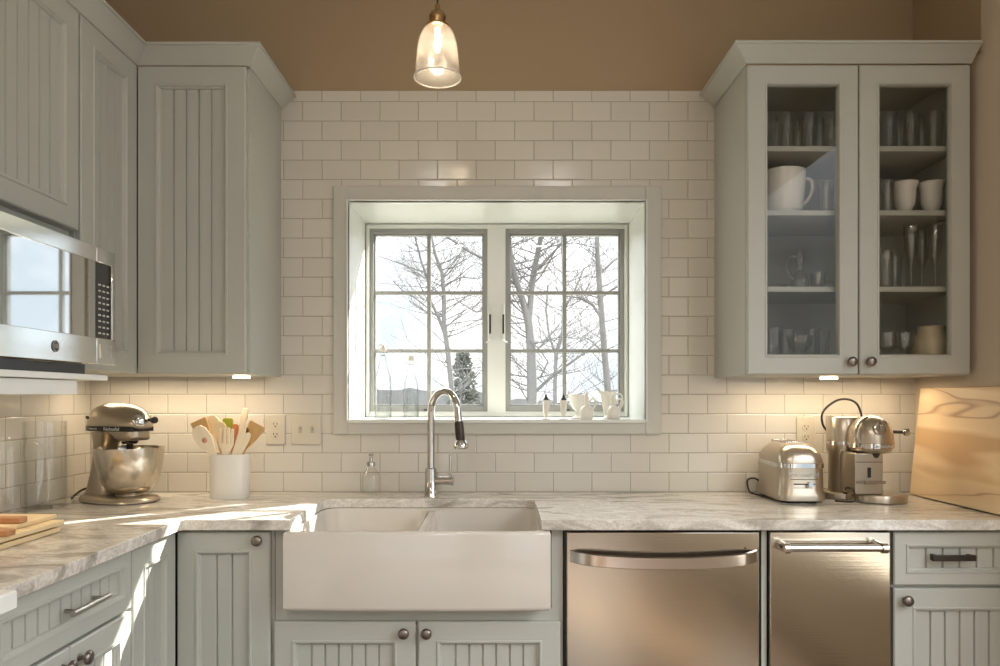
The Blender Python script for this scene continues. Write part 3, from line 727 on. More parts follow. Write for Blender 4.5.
# ------------------------------------------------------------------ utensil crock
cpx, cpy = WX(228.5, -.164), -.150
cr_ = thing('utensil_crock', 'white oval ceramic crock holding wooden utensils left of the sink', 'crock', (cpx, cpy, ZC))
cw = .0715
b = MB(); hh = WZ(454, -.16) - ZC
def crk(z, k): return [((cw * k) * abs(math.cos(t_)) ** .8 * (1 if math.cos(t_) > 0 else -1), .052 * k * abs(math.sin(t_)) ** .8 * (1 if math.sin(t_) > 0 else -1), z) for t_ in [2 * PI * q / 36 for q in range(36)]]
b.loops([crk(0, .93), crk(.005, .96), crk(.05, .97), (crk(hh - .004, 1.0)), crk(hh, .99), crk(hh, .95), crk(hh - .01, .93), crk(.012, .90)]); b.build('pot', 'ceramic', cr_, ang=50)
def utensil(name, label, material, path, head=None, dist=0, cat='utensil', extra=None):
    """path: (px,py) from crock mouth to head end; straight handle continued down into the crock"""
    y = cpy + dist
    a = at(path[0][0], path[0][1], y); e = at(path[-1][0], path[-1][1], y)
    u = (e - a).normalized()
    low = a - u * ((a.z - ZC - .03) / max(u.z, .3))
    low.x = cpx + (low.x - cpx) * .55
    rt = thing(name, label, cat, low)
    b = MB(); ax = e - low; Lg = ax.length; zz = ax.normalized(); yy = Vector((0, 1, 0)); xx = yy.cross(zz).normalized(); yy = zz.cross(xx)
    mt = Matrix((xx, yy, zz)).transposed().to_4x4()
    b.mx = mt
    hl = head['len']; th = .0035
    rings = []
    b2 = MB(); b2.mx = mt
    b.tube([(0, 0, 0), (0, 0, Lg - hl + .008)], [.0055, .005], 10)
    b.build('handle', head.get('hmat', material), rt)
    pr = head['prof']
    for s, w in pr:
        z = Lg - hl + s * hl; dish = head.get('dish', 0) * math.sin(PI * s)
        rings.append([(-w, -th + dish, z), (0, -th * 1.2 + dish * 2, z), (w, -th + dish, z), (w, th + dish, z), (0, th + dish * 2, z), (-w, th + dish, z)])
    if head.get('slots'):
        # fork-like head: solid lower half plus separate tines
        cut = head['slots'][0]; nt = head['slots'][1]
        sol = [r for r, (s, w) in zip(rings, pr) if s <= cut]; b2.loops(sol)
        wmax = [w for s, w in pr if s <= cut][-1]; tw = 2 * wmax / (nt * 1.45)
        for k in range(nt):
            xc = -wmax + tw / 2 + k * (2 * wmax - tw) / (nt - 1)
            b2.box(xc - tw / 2, xc + tw / 2, -th, th, Lg - hl + cut * hl - .002, Lg - .004 * abs(k - (nt - 1) / 2))
    else: b2.loops(rings)
    b2.build('blade', material, rt, bevel=.001, weld=False)
    if extra: extra(rt, mt, Lg, hl)
    return rt
spat = [(0, .006), (.25, .010), (.6, .024), (.9, .031), (1, .030)]
spoon = [(0, .005), (.15, .010), (.4, .021), (.7, .025), (.9, .017), (1, .005)]
slim = [(0, .005), (.3, .009), (.7, .012), (.95, .010), (1, .004)]
def rivet(rt, mt, Lg, hl):
    b = MB(); b.mx = mt @ Matrix.Translation((.002, -.004, Lg - hl * .42)) @ Matrix.Rotation(R(90), 4, 'X'); b.lathe([(.010, 0), (.010, .002), (.007, .004)], 20); b.build('disc_inlay', 'copper', rt)
utensil('wooden_spatula', 'pale rounded spatula with a pink disc, leaning left in the crock', 'wood3', [(216, 452), (196, 427)], dict(len=.14, prof=[(0, .006), (.3, .018), (.6, .030), (.85, .028), (.97, .018), (1, .008)]), -.034, 'spatula', rivet)
utensil('wooden_spatula', 'broad tan spatula behind the one with the pink disc', 'wood2', [(214, 452), (198, 420)], dict(len=.11, prof=spat), -.006, 'spatula')
utensil('wooden_spoon', 'pale wooden spoon at the back left of the crock', 'wood1', [(220, 452), (211, 415)], dict(len=.09, prof=spoon, dish=.002), .020, 'spoon')
utensil('slotted_spatula', 'slotted wooden turner with four tines at the front of the crock', 'wood3', [(226, 452), (227, 427)], dict(len=.12, prof=[(0, .007), (.2, .012), (.45, .025), (.5, .026), (1, .028)], slots=(.5, 4)), -.036, 'turner')
utensil('silicone_spatula', 'green-tipped spatula standing in the middle of the crock', 'green', [(226, 452), (228, 418)], dict(len=.055, prof=[(0, .008), (.2, .017), (.9, .019), (1, .014)], hmat='wood1'), .012, 'spatula')
utensil('wooden_spoon', 'ridged pale spoon beside the green spatula', 'wood1', [(224, 452), (219, 421)], dict(len=.09, prof=spoon, dish=.002), -.010, 'spoon')
utensil('silicone_brush', 'orange-headed utensil right of the green spatula', 'orange', [(232, 452), (236, 424)], dict(len=.06, prof=slim), .004, 'brush')
utensil('wooden_spoon', 'tallest pale wooden spoon at the back of the crock', 'wood3', [(235, 452), (246, 408)], dict(len=.085, prof=slim), .026, 'spoon')
utensil('wooden_knife', 'long pale wooden spreader leaning right at the front', 'wood3', [(233, 452), (246, 423)], dict(len=.17, prof=[(0, .006), (.4, .010), (.8, .011), (1, .004)]), -.034, 'spreader')
utensil('wooden_spoon', 'dark walnut spoon between the pale utensils', 'wood4', [(235, 452), (247, 428)], dict(len=.12, prof=slim), -.016, 'spoon')
utensil('wooden_spatula', 'broad angled beech spatula leaning furthest to the right in the crock', 'wood2', [(240, 452), (258, 424)], dict(len=.13, prof=spat), -.004, 'spatula')
utensil('wooden_knife', 'short pale spreader low at the right rim of the crock', 'wood3', [(239, 453), (249, 433)], dict(len=.10, prof=slim), -.030, 'spreader')

# ------------------------------------------------------------------ outlets and switches
def plate(name, label, cat, pxc, pyc, w, h, kind):
    o = thing(name, label, cat, (WX(pxc, 0), -.0005, WZ(pyc, 0) - h / 2))
    MB().box(-w / 2, w / 2, -.006, 0, 0, h).build('cover_plate', 'plate', o, bevel=.002)
    if kind == 'outlet':
        for s in (-1, 1):
            b = MB(); b.mx = Matrix.Translation((0, -.006, h / 2 + s * .020)) @ Matrix.Rotation(R(90), 4, 'X'); b.lathe([(.0165, 0), (.0165, .0015), (.016, .002)], 24)
            r = b.build('receptacle', 'plate', o)
            b = MB(); zc_ = h / 2 + s * .020
            b.box(-.0075, -.0050, -.0086, -.0078, zc_ - .001, zc_ + .007); b.box(.0050, .0075, -.0086, -.0078, zc_ - .001, zc_ + .007); b.box(-.0025, .0025, -.0086, -.0078, zc_ - .010, zc_ - .005)
            b.build('slots', 'black', r, weld=False)
    else:
        for s in (-1, 1):
            b = MB(); b.box(s * .023 - .006, s * .023 + .006, -.0075, -.0055, h / 2 - .013, h / 2 + .013); b.box(s * .023 - .004, s * .023 + .004, -.015, -.006, h / 2, h / 2 + .010)
            b.build('toggle', 'plate_d', o, bevel=.001, weld=False)
    return o
plate('wall_outlet', 'almond wall outlet right of the utensil crock', 'outlet', 276, 429.5, .074, .115, 'outlet')
plate('light_switch', 'almond double light switch under the window casing', 'light switch', 306.5, 429.5, .115, .115, 'switch')
plate('wall_outlet', 'almond wall outlet behind the toaster', 'outlet', 805.5, 432, .074, .118, 'outlet')

# ------------------------------------------------------------------ glass vases and cutting boards
def vessel(name, label, cat, loc, prof, material='glass', group=None, n=28, part='body'):
    o = MB().lathe(prof, n).build(name, material, ang=50); o.location = loc
    return tag(o, label, cat, group)
def cyl(r, h, t=.003, base=.012): return [(r - .003, 0), (r, .004), (r, h - .001), (r - t / 2, h), (r - t, h - .001), (r - t, base), (.001, base - .002)]
vessel('glass_vase', 'tall clear glass cylinder vase against the left wall by the mixer', 'vase', (-1.520, -.385, ZC), cyl(.064, .288, .004, .016))
pt = thing('glass_pitcher', 'clear glass pitcher behind the cutting boards at the far left', 'pitcher', (-1.505, -.600, ZC))
b = MB(); b.lathe([(.05, 0), (.056, .005), (.056, .15), (.050, .20), (.056, .245), (.053, .245), (.047, .20), (.053, .15), (.053, .012), (.001, .010)], 28); b.build('body', 'glass', pt)
b = MB(); b.soft([(.050, .012, .225), (.080, .02, .228), (.098, .024, .20), (.095, .024, .14), (.075, .018, .09), (.054, .012, .075)], .006, 10); b.build('handle', 'glass', pt)
# stacked boards
def board(name, label, x0, x1, y0, y1, z0, th, sk=0, m='bamboo'):
    o = MB().box(x0, x1, y0, y1, 0, th).build(name, m, bevel=.002); o.location = (0, 0, z0); o.rotation_euler = (0, 0, sk)
    return tag(o, label, 'cutting board')
zb_ = ZC + .0006
bx1 = WX(62, -.66); 
BY0, BY1 = -1.20, -.60
tag(MB().box(-1.55, -1.200, -1.30, -.825, 0, .013).build('cutting_board', 'bamboo', bevel=.002), 'pale bamboo board at the bottom of the stack on the left counter', 'cutting board').location = (0, 0, zb_)
o = MB().box(-1.55, -1.197, -1.28, -.812, 0, .013).build('cutting_board', 'bamboo', bevel=.002); o.location = (0, 0, zb_ + .0175); tag(o, 'pale bamboo board in the middle of the stack at far left', 'cutting board')
b = MB(); 
b.box(-1.54, -1.22, -1.26, -.84, 0, .0042)
o = b.build('board_spacer', 'wood4', weld=False); o.parent = [c for c in bpy.data.objects if c.name == 'cutting_board'][0]; o.location = (0, 0, .0132)
o = MB().box(-1.55, -1.232, -.99, -.790, 0, .012).build('cutting_board', 'bamboo', bevel=.002); o.location = (0, 0, zb_ + .0310); tag(o, 'smallest pale bamboo board on top of the stack at far left', 'cutting board')
def peg(px, py, y, label, z):
    p = at(px, py, y)
    o = MB().box(-.16, 0, -.016, .016, 0, .016).build('wooden_block', 'handlewood', bevel=.003); o.location = (p.x, y, z); return tag(o, label, 'wooden block')
peg(24, 520, -.935, 'reddish wood strip lying on the top board at far left', zb_ + .0435)
peg(12, 533, -1.045, 'reddish wood strip lying on the middle board at far left', zb_ + .031)

# ------------------------------------------------------------------ toaster
ts = thing('toaster', 'silver long-slot toaster with a chrome band on the right counter', 'toaster', (WX(804, -.31) + .006, -.172, ZC), R(-92))
def rrz(levels): b = MB(); b.rrect(levels, 6); return b
lv = [(.006, .132, .074, .03), (.010, .140, .084, .04), (.030, .141, .086, .045), (.045, .134, .080, .045), (.120, .134, .080, .045), (.150, .132, .079, .045), (.170, .125, .074, .045), (.187, .112, .064, .045), (.199, .096, .051, .04), (.2045, .075, .036, .03), (.206, .05, .02, .015)]
rrz(lv).build('body', 'nickel', ts, ang=60)
rrz([(.123, .1343, .0803, .045), (.124, .137, .083, .047), (.139, .137, .083, .047), (.140, .1343, .0803, .045)]).build('trim_band', 'chrome', ts, ang=40)
rrz([(.0, .125, .058, .03), (.008, .127, .060, .03)]).build('foot', 'black', ts)
b = MB(); b.box(-.095, .040, -.024, -.006, .200, .2085); b.box(-.095, .040, .006, .024, .200, .2085); b.build('bread_slot', 'black', ts, weld=False)
b = MB(); frame_bm(b, -.102, .047, -.030, .030, .005, 0, 1); b.bm.free(); b = MB()
for (p, q, r, s) in ((-.103, .048, -.031, -.025), (-.103, .048, .025, .031), (-.103, -.096, -.025, .025), (.041, .048, -.025, .025), (-.096, .041, -.005, .005)): b.box(p, q, r, s, .199, .2095)
b.build('slot_rim', 'handle', ts, bevel=.001, weld=False)
text('KitchenAid', .023, (.1345, 0, .100), (R(90), 0, R(90)), 'key', ts, ext=.001)
b = MB(); b.box(.134, .1352, -.045, .045, .083, .085); b.box(.134, .1352, -.035, .038, .066, .070); b.box(.134, .1350, -.035, .03, .054, .0555); b.build('control_panel', 'black', ts, weld=False)
b = MB(); b.tube([(.134, .018, .068), (.152, .018, .068)], [.009, .008], 16); b.build('knob', 'chrome', ts)
b = MB(); b.soft([(-.130, -.045, .03), (-.150, -.075, .055), (-.135, -.110, .050), (-.11, -.112, .012), (-.09, -.100, .005), (-.03, -.085, .004)], .0035, 10); b.build('power_cord', 'black', ts)

# ------------------------------------------------------------------ capsule coffee machine
ex, ey = WX(877, -.24), -.235
es = thing('coffee_machine', 'silver domed coffee machine with side lever on the right counter', 'coffee machine', (ex, ey, ZC))
b = MB()
def ebase(z, k):
    ring = []
    for q in range(48):
        a = 2 * PI * q / 48; ring.append((-.0 + .097 * k * math.cos(a), .097 * k * math.sin(a), z))
    return ring
b.loops([ebase(0, .96), ebase(.004, 1), ebase(.024, 1), ebase(.029, .97), ebase(.030, .9)])
b.mx = Matrix.Translation((-.055, .095, 0)) ; b.rrect([(0, .10, .075, .06), (.004, .103, .078, .06), (.022, .103, .078, .06), (.026, .098, .073, .06)], 8)
b.build('foot', 'nickel', es, weld=False)
colx0, colx1 = WX(855, -.30) - ex, WX(883, -.30) - ex
b = MB(); b.box(colx0, colx1, -.066, .10, .0305, .175); b.build('front_column', 'nickel', es, bevel=.004)
b = MB(); b.box(colx0 + .002, colx1 - .002, -.0675, -.066, .143, .145); b.mx = Matrix.Identity(4); xm = (colx0 + colx1) / 2
b.build('panel_seam', 'black', es)
b = MB(); b.box(xm - .006, xm + .006, -.0685, -.066, .090, .125); b.build('slot_window', 'black', es, bevel=.002)
b = MB(); b.tube([(xm - .045, -.072, .074), (xm + .052, -.072, .074)], .005, 12); b.box(xm - .02, xm + .02, -.080, -.066, .068, .080); b.build('cup_rail', 'chrome', es, weld=False)
# dome head
hx, hy_ = WX(873.5, -.275) - ex, -.02
b = MB(); hb_ = .170
b.lathe([(.02, hb_), (.05, hb_ + .003), (.066, hb_ + .012), (.072, hb_ + .024), (.0735, hb_ + .045), (.072, hb_ + .070), (.066, hb_ + .092), (.054, hb_ + .112), (.038, hb_ + .126), (.018, hb_ + .134), (.001, hb_ + .136)], 40, (hx, hy_, 0)); b.build('brew_head', 'nickel', es, ang=50)
b = MB(); b.lathe([(.0737, hb_ + .022), (.0755, hb_ + .0225), (.0755, hb_ + .038), (.0737, hb_ + .0385)], 40, (hx, hy_, 0), cap0=False, cap1=False); b.build('trim_band', 'chrome', es, ang=40)
text('KitchenAid', .015, (hx + .004, hy_ - .0762, hb_ + .030), (R(90), 0, 0), 'key', es, ext=.0008)
b = MB(); b.mx = Matrix.Translation((WX(880.5, -.33) - ex, hy_ - .066, WZ(429, -.33) - ZC)) @ Matrix.Rotation(R(80), 4, 'X')
b.lathe([(.020, -.01), (.0225, .002), (.0225, .010), (.017, .013), (.016, .011), (.001, .011)], 28); b.build('dial', 'chrome', es, ang=40)
b = MB(); b.mx = Matrix.Translation((WX(880.5, -.33) - ex, hy_ - .078, WZ(429, -.33) - ZC)); b.box(-.0035, .0035, -.006, 0, -.014, .014); b.build('dial_grip', 'chrome', es, bevel=.001)
b = MB(); zz = WZ(432.5, -.28) - ZC; b.tube([(hx + .066, hy_, zz + .002), (hx + .115, hy_ - .01, zz)], .0055, 12); b.build('lever', 'dark', es)
b = MB(); b.tube([(hx + .108, hy_ - .009, zz), (hx + .113, hy_ - .010, zz), (hx + .127, hy_ - .012, zz), (hx + .134, hy_ - .013, zz)], [.006, .013, .013, .005], 18); b.build('lever_knob', 'chrome', es)
b = MB(); b.lathe([(.012, hb_ - .012), (.016, hb_ - .004), (.018, hb_ + .003)], 20, (hx - .004, hy_ - .035, 0)); b.build('spout', 'dark', es)
# water tank behind left
txx, tyy = WX(841, -.135) - ex, .085
b = MB(); b.lathe([(.048, .0265), (.050, .03), (.050, .155), (.057, .175), (.057, .294), (.052, .299), (.001, .300)], 36, (txx, tyy, 0)); b.build('water_tank', 'nickel', es, ang=50)
b = MB(); b.lathe([(.0572, .196), (.0585, .1965), (.0585, .210), (.0572, .2105)], 36, (txx, tyy, 0), cap0=False, cap1=False); b.build('tank_band', 'chrome', es, ang=40)
b = MB(); b.mx = Matrix.Translation((0, 0, 0)); b.prism([(txx, tyy - .045), (txx, tyy + .045), (hx, hy_ + .045), (hx, hy_ - .03)][::-1], .18, .262, 'z'); b.build('neck', 'nickel', es, bevel=.01)
b = MB(); yy_ = -.10 - ey
pp = [(828, 432), (823, 425), (822, 415), (827, 407), (838, 400), (849, 399.5), (857, 404), (861, 413), (862, 420)]
b.soft([(WX(p, -.10) - ex, yy_, WZ(q, -.10) - ZC) for p, q in pp], .0042, 10); b.build('tank_handle', 'black', es)
b = MB(); b.soft([(hx - .062, hy_ - .045, .200), (hx - .078, hy_ - .05, .225), (hx - .070, hy_ - .045, .262), (hx - .045, hy_ - .03, .288), (hx - .02, hy_ - .02, .298)], .004, 10); b.build('lid_arm', 'chrome', es)
b = MB(); b.soft([(-.10, .03, .028), (-.115, -.02, .05), (-.108, -.055, .045), (-.112, -.07, .012), (-.14, -.06, .006), (-.16, -.03, .005)], .0035, 10)
b.build('power_cord', 'dark', es)

# ------------------------------------------------------------------ big board leaning on the right wall
lb = MB().box(-.011, .011, -.66, 0, 0, .402).build('serving_board', 'slab', bevel=.003)
lb.location = (1.562, -.085, ZC + .0035); lb.rotation_euler = (0, R(6.0), 0)
tag(lb, 'large pale spalted wood board leaning on the right wall', 'board')

# ------------------------------------------------------------------ window-sill things
SY = .10
def sill(px, y): return (WX(px, y), y, WZ(0, y) * 0 + WB + .0005)
# two swing-top bottles
def swing(name, label, px, y, H_, r):
    o = thing(name, label, 'bottle', sill(px, y))
    b = MB(); k = H_ / .27
    pr = [(r - .004, 0), (r, .005), (r, .135 * k), (r * .93, .155 * k), (r * .62, .185 * k), (.0155, .212 * k), (.0135, .235 * k), (.0155, .240 * k), (.0155, .246 * k)]
    inn = [(max(q - .003, .001), z) for q, z in pr[::-1][1:-1]]
    b.lathe(pr + inn + [(.001, .008)], 24); b.build('bottle_body', 'clearglass', o)
    b = MB(); b.lathe([(.012, .247 * k), (.0145, .250 * k), (.0145, .258 * k), (.009, H_), (.001, H_ + .001)], 20); b.build('stopper', 'ceramic', o, ang=50)
    b = MB(); zc = .232 * k
    b.tube([(-.017, 0, zc), (-.020, 0, zc + .015), (-.016, 0, H_ - .002), (0, 0, H_ + .005), (.016, 0, H_ - .002), (.020, 0, zc + .015), (.017, 0, zc)], .0014, 8)
    b.tube([(.0155 * math.cos(2 * PI * k_ / 20), .0155 * math.sin(2 * PI * k_ / 20), zc) for k_ in range(20)], .0014, 6, closed=True)
    b.build('wire_bail', 'handle', o, weld=False)
swing('swing_top_bottle', 'taller clear swing-top bottle at the left end of the sill', 383, .07, WZ(345, .07) - WB, .0345)
swing('swing_top_bottle', 'shorter clear swing-top bottle on the sill near the faucet', 411, .13, WZ(356, .13) - WB, .031)
# two milk-glass bud vases with dark tips
b0 = None
for i, (px, l) in enumerate(((546, 'slim white pedestal shaker with dark top, left of the matching pair'), (563.5, 'slim white pedestal shaker with dark top beside the white bowl'))):
    if b0 is None:
        o = thing('shaker', l, 'shaker', sill(px, .03), group='white pedestal shakers on the window sill')
        MB().lathe([(.018, 0), (.018, .003), (.006, .009), (.007, .016), (.012, .035), (.0145, .072), (.0135, .076), (.001, .076)], 24).build('body', 'milk', o, ang=50)
        MB().lathe([(.0138, .0765), (.0125, .079), (.006, .086), (.0035, .096), (.0005, .102)], 20).build('cap', 'dark', o)
        b0 = o
    else:
        o = copy_tree(b0); o.location = sill(px, .03); o['label'] = l
# footed bowl behind
vessel('footed_bowl', 'white footed bowl standing behind the shakers and oil jug', 'bowl', sill(578, .16), [(.030, 0), (.032, .003), (.010, .012), (.009, .030), (.022, .042), (.034, .062), (.041, .098), (.038, .098), (.031, .064), (.018, .046), (.001, .043)], 'milk')
def jug(label, px, y, k):
    o = thing('oil_jug', label, 'jug', sill(px, y), group='white stoppered jugs on the window sill')
    MB().lathe([(.022 * k, 0), (.026 * k, .004), (.0265 * k, .020), (.024 * k, .038), (.019 * k, .048), (.010, .054), (.009, .066), (.012, .070), (.001, .070)], 24).build('body', 'milk', o, ang=50)
    MB().lathe([(.008, .0705), (.009, .073), (.010, .082), (.008, .092), (.006, .096), (.007, .102), (.0005, .109)], 18).build('stopper', 'milk', o)
    MB().soft([(.009, 0, .066), (.020, 0, .079), (.031, 0, .080), (.036, 0, .068), (.032, 0, .052), (.025, 0, .040), (.027, 0, .030)], .004, 10).build('handle', 'milk', o)
jug('white stoppered jug on the sill, in front of the footed bowl', 586.5, .04, 1.0)
jug('white stoppered jug on the sill, nearest the right jamb', 613.5, .04, .98)
o = thing('creamer', 'white flared creamer behind the right stoppered jug', 'jug', sill(608, .15))
b = MB(); b.lathe([(.020, 0), (.022, .003), (.012, .012), (.018, .030), (.026, .060), (.030, .090), (.036, .112), (.033, .112), (.027, .090), (.022, .060), (.014, .032), (.001, .030)], 24); b.build('body', 'milk', o, ang=50)
MB().prism([(-.032, .100), (-.050, .124), (-.030, .112)], -.008, .008, 'y').build('spout', 'milk', o)
MB().soft([(.030, 0, .100), (.052, 0, .100), (.058, 0, .080), (.050, 0, .055), (.042, 0, .040), (.048, 0, .034)], .0038, 10).build('handle', 'milk', o)

# ------------------------------------------------------------------ display cabinet contents
def tumbler(r, h, taper=.85): return [(r * taper - .003, 0), (r * taper, .003), (r, h), (r - .0015, h + .0006), (r - .003, h - .001), (r * taper - .003, .010), (.001, .009)]
def row(name, cat, group, shelf, spots, prof, material, labels, n=24, rx=0):
    first = None
    for (px, y), l in zip(spots, labels):
        if first is None: o = MB().lathe(prof, n).build(name, material, ang=50); first = o
        else: o = first.copy(); COL.objects.link(o)
        o.location = (WX(px, y), y, SH[shelf] + .0006); tag(o, l, cat, group)
gr = 'clear tumblers on the top shelf'
row('drinking_glass', 'glass', gr, 0, [(785, -.27), (808, -.27), (832, -.27), (774, -.17), (797, -.17), (820, -.17)], tumbler(.033, .128), 'glass',
    ['leftmost front tumbler on the top shelf behind the left glass door', 'middle front tumbler on the top shelf behind the left glass door', 'right front tumbler on the top shelf behind the left glass door',
     'back row tumbler at the left end of the top shelf', 'back row tumbler in the middle of the top left shelf', 'back row tumbler at the right of the top left shelf'])
row('drinking_glass', 'glass', gr, 0, [(888, -.27), (910, -.27), (933, -.27), (899, -.17), (921, -.17)], tumbler(.033, .132), 'glass',
    ['left front tumbler on the top shelf behind the right glass door', 'middle front tumbler on the top shelf behind the right glass door', 'right front tumbler on the top shelf behind the right glass door',
     'back row tumbler left on the top right shelf', 'back row tumbler right on the top right shelf'])
# big milk-glass pitcher
def hobnail():
    return M['milk']
o = thing('milk_glass_pitcher', 'large white diamond-cut pitcher on the second shelf, left door', 'pitcher', (WX(783, -.22), -.215, SH[1] + .0006))
b = MB(); n = 48; prof = [(.058, 0), (.066, .004), (.070, .02), (.075, .09), (.077, .145), (.079, .160), (.076, .160), (.073, .145), (.068, .02), (.001, .012)]
rings = []
zs = [0, .004] + [.012 + .009 * k for k in range(15)] + [.150, .163]
for j, z in enumerate(zs):
    r0 = .060 + (.018 * min(1, (z / .15)) ** .7 if z > .003 else 0)
    ring = []
    for k in range(n):
        bumpv = (.0022 if (k + j) % 2 == 0 else 0) if 2 <= j <= 15 else 0
        a = 2 * PI * k / n; ring.append(((r0 + bumpv) * math.cos(a), (r0 + bumpv) * math.sin(a), z))
    rings.append(ring)
rings.append([(.074 * math.cos(2 * PI * k / n), .074 * math.sin(2 * PI * k / n), .163) for k in range(n)]); rings.append([(.068 * math.cos(2 * PI * k / n), .068 * math.sin(2 * PI * k / n), .02) for k in range(n)])
b.loops(rings); b.build('body', 'ceramic', o, ang=60)
MB().soft([(.072, 0, .135), (.088, 0, .142), (.104, 0, .132), (.108, 0, .110), (.102, 0, .085), (.088, 0, .062), (.068, 0, .045)], .0068, 12).build('handle', 'ceramic', o)
row('crystal_glass', 'glass', 'cut crystal glasses on the second shelf', 1, [(826, -.27), (838, -.20), (886, -.27), (889, -.17)], tumbler(.028, .115, .8), 'crystal',
    ['cut crystal glass right of the white pitcher', 'cut crystal glass half hidden by the left door frame', 'cut crystal glass left of the white goblets', 'cut crystal glass behind the one beside the white goblets'])
row('milk_glass_goblet', 'goblet', 'white goblets on the second shelf', 1, [(904.5, -.24), (931.5, -.24)], [(.028, 0), (.029, .003), (.020, .009), (.021, .014), (.033, .040), (.036, .070), (.037, .095), (.045, .118), (.042, .118), (.034, .095), (.033, .070), (.030, .042), (.001, .022)], 'ceramic',
    ['white flared goblet, left of the pair on the second shelf', 'white flared goblet, right of the pair on the second shelf'])
# third shelf
o = thing('crystal_cruet', 'cut glass cruet with stopper and loop handle on the third shelf', 'cruet', (WX(800, -.25), -.25, SH[2] + .0006))
MB().lathe([(.024, 0), (.028, .004), (.030, .030), (.022, .055), (.010, .068), (.010, .085), (.017, .110), (.014, .110), (.001, .09)], 24).build('body', 'crystal', o)
MB().lathe([(.008, .111), (.012, .125), (.006, .138), (.001, .146)], 16).build('stopper', 'crystal', o)
MB().soft([(-.010, 0, .115), (-.032, 0, .118), (-.046, 0, .098), (-.046, 0, .070), (-.034, 0, .045), (-.022, 0, .040)], .004, 10).build('handle', 'crystal', o)
o = thing('crystal_cup', 'cut glass cup with handle on the third shelf', 'cup', (WX(818, -.25), -.25, SH[2] + .0006))
MB().lathe([(.018, 0), (.020, .004), (.026, .020), (.028, .060), (.025, .060), (.022, .020), (.001, .012)], 24).build('body', 'crystal', o)
MB().tube([(.026, 0, .05), (.040, 0, .046), (.040, 0, .024), (.025, 0, .018)], .003, 8).build('handle', 'crystal', o)
vessel('crystal_dish', 'low cut glass dish at the left of the third shelf', 'dish', (WX(778, -.24), -.24, SH[2] + .0006), [(.018, 0), (.020, .003), (.034, .018), (.031, .018), (.016, .006), (.001, .005)], 'crystal')
vessel('crystal_dish', 'low cut glass dish right of the glass cup on the third shelf', 'dish', (WX(833, -.28), -.285, SH[2] + .0006), [(.014, 0), (.016, .003), (.028, .022), (.025, .022), (.012, .006), (.001, .005)], 'crystal')
row('crystal_tumbler', 'glass', 'ribbed glasses beside the flutes', 2, [(885, -.27), (893, -.17)], tumbler(.030, .130, .85), 'crystal', ['ribbed glass tumbler at the left of the third shelf, right door', 'ribbed glass tumbler behind the front one on the third shelf'])
fl = [(.027, 0), (.027, .002), (.004, .006), (.0032, .02), (.0032, .085), (.012, .105), (.021, .140), (.024, .190), (.024, .228), (.0225, .228), (.0225, .19), (.019, .14), (.001, .10)]
row('champagne_flute', 'wine glass', 'tall flutes on the third shelf', 2, [(911, -.25), (935, -.25), (922, -.15)], fl, 'crystal', ['left tall stemmed glass on the third shelf', 'right tall stemmed glass on the third shelf', 'tall stemmed glass standing behind the other two'], 24)
# bottom
row('glass_tumbler', 'glass', 'glasses on the cabinet floor', 3, [(774, -.22), (787, -.16), (812, -.18), (822, -.13)], tumbler(.028, .155), 'crystal', ['clear glass at the left end of the cabinet floor', 'clear glass second from left on the cabinet floor', 'clear glass behind the crystal bowl', 'clear glass at the back of the cabinet floor'])
vessel('crystal_bowl', 'cut glass bowl on the cabinet floor behind the left door', 'bowl', (WX(800, -.27), -.27, SH[3] + .0006), [(.030, 0), (.032, .004), (.012, .020), (.012, .06), (.038, .085), (.046, .122), (.043, .122), (.035, .087), (.010, .064), (.001, .063)], 'crystal')
vessel('glass_tree', 'small pointed glass tree ornament on the cabinet floor', 'ornament', (WX(832, -.25), -.25, SH[3] + .0006), [(.030, 0), (.036, .02), (.024, .05), (.031, .055), (.019, .085), (.025, .09), (.013, .12), (.017, .125), (.001, .165)], 'crystal')
row('crystal_cup', 'cup', 'small glass cups on the cabinet floor', 3, [(888, -.26), (905, -.26)], [(.025, 0), (.027, .003), (.010, .02), (.010, .06), (.030, .085), (.030, .135), (.027, .135), (.027, .085), (.001, .065)], 'crystal', ['small round glass cup at the left of the floor, right door', 'small round glass cup beside the cream jar'])
o = vessel('stoneware_jar', 'cream stoneware jar on the floor of the right cabinet', 'jar', (WX(932, -.24), -.235, SH[3] + .0006), [(.050, 0), (.055, .004), (.060, .05), (.060, .10), (.054, .120), (.043, .134), (.043, .148), (.045, .158), (.039, .158), (.038, .134), (.055, .10), (.001, .012)], 'cream')

# ------------------------------------------------------------------ pendant
py_ = -.62; s_ = F / (CD + py_)
pz = WZ(78, py_); pxx = WX(437.5, py_)
pd = thing('pendant_light', 'bell-shaped glass pendant lamp hanging above the sink', 'pendant light', (pxx, py_, pz))
b = MB(); rr = 23.3 / s_
pr = [(rr, 0), (rr * .96, .018), (rr * .91, .055), (rr * .86, .092), (rr * .80, .115), (rr * .66, .140), (rr * .46, .155), (rr * .25, .160)]
b.lathe(pr + [(max(q - .0025, .001), z - .002) for q, z in pr[::-1]], 40, cap0=False, cap1=False); b.build('glass_shade', 'shade', pd, ang=60)
b = MB(); b.tube([(rr * math.cos(2 * PI * k / 40), rr * math.sin(2 * PI * k / 40), 0) for k in range(40)], .0022, 8, closed=True); b.build('shade_rim', 'ceramic', pd)
b = MB(); b.lathe([(.032, .150), (.036, .152), (.036, .157), (.022, .163), (.024, .176), (.026, .186), (.020, .198), (.009, .203), (.007, .222), (.003, .224)], 28); b.build('socket_cap', 'brass', pd, ang=40)
b = MB(); b.tube([(0, 0, .22), (0, 0, H - pz - .02)], .003, 8); b.tube([(0, 0, H - pz - .025), (0, 0, H - pz - .001)], [.05, .06], 24); b.build('cord', 'dark', pd, weld=False)
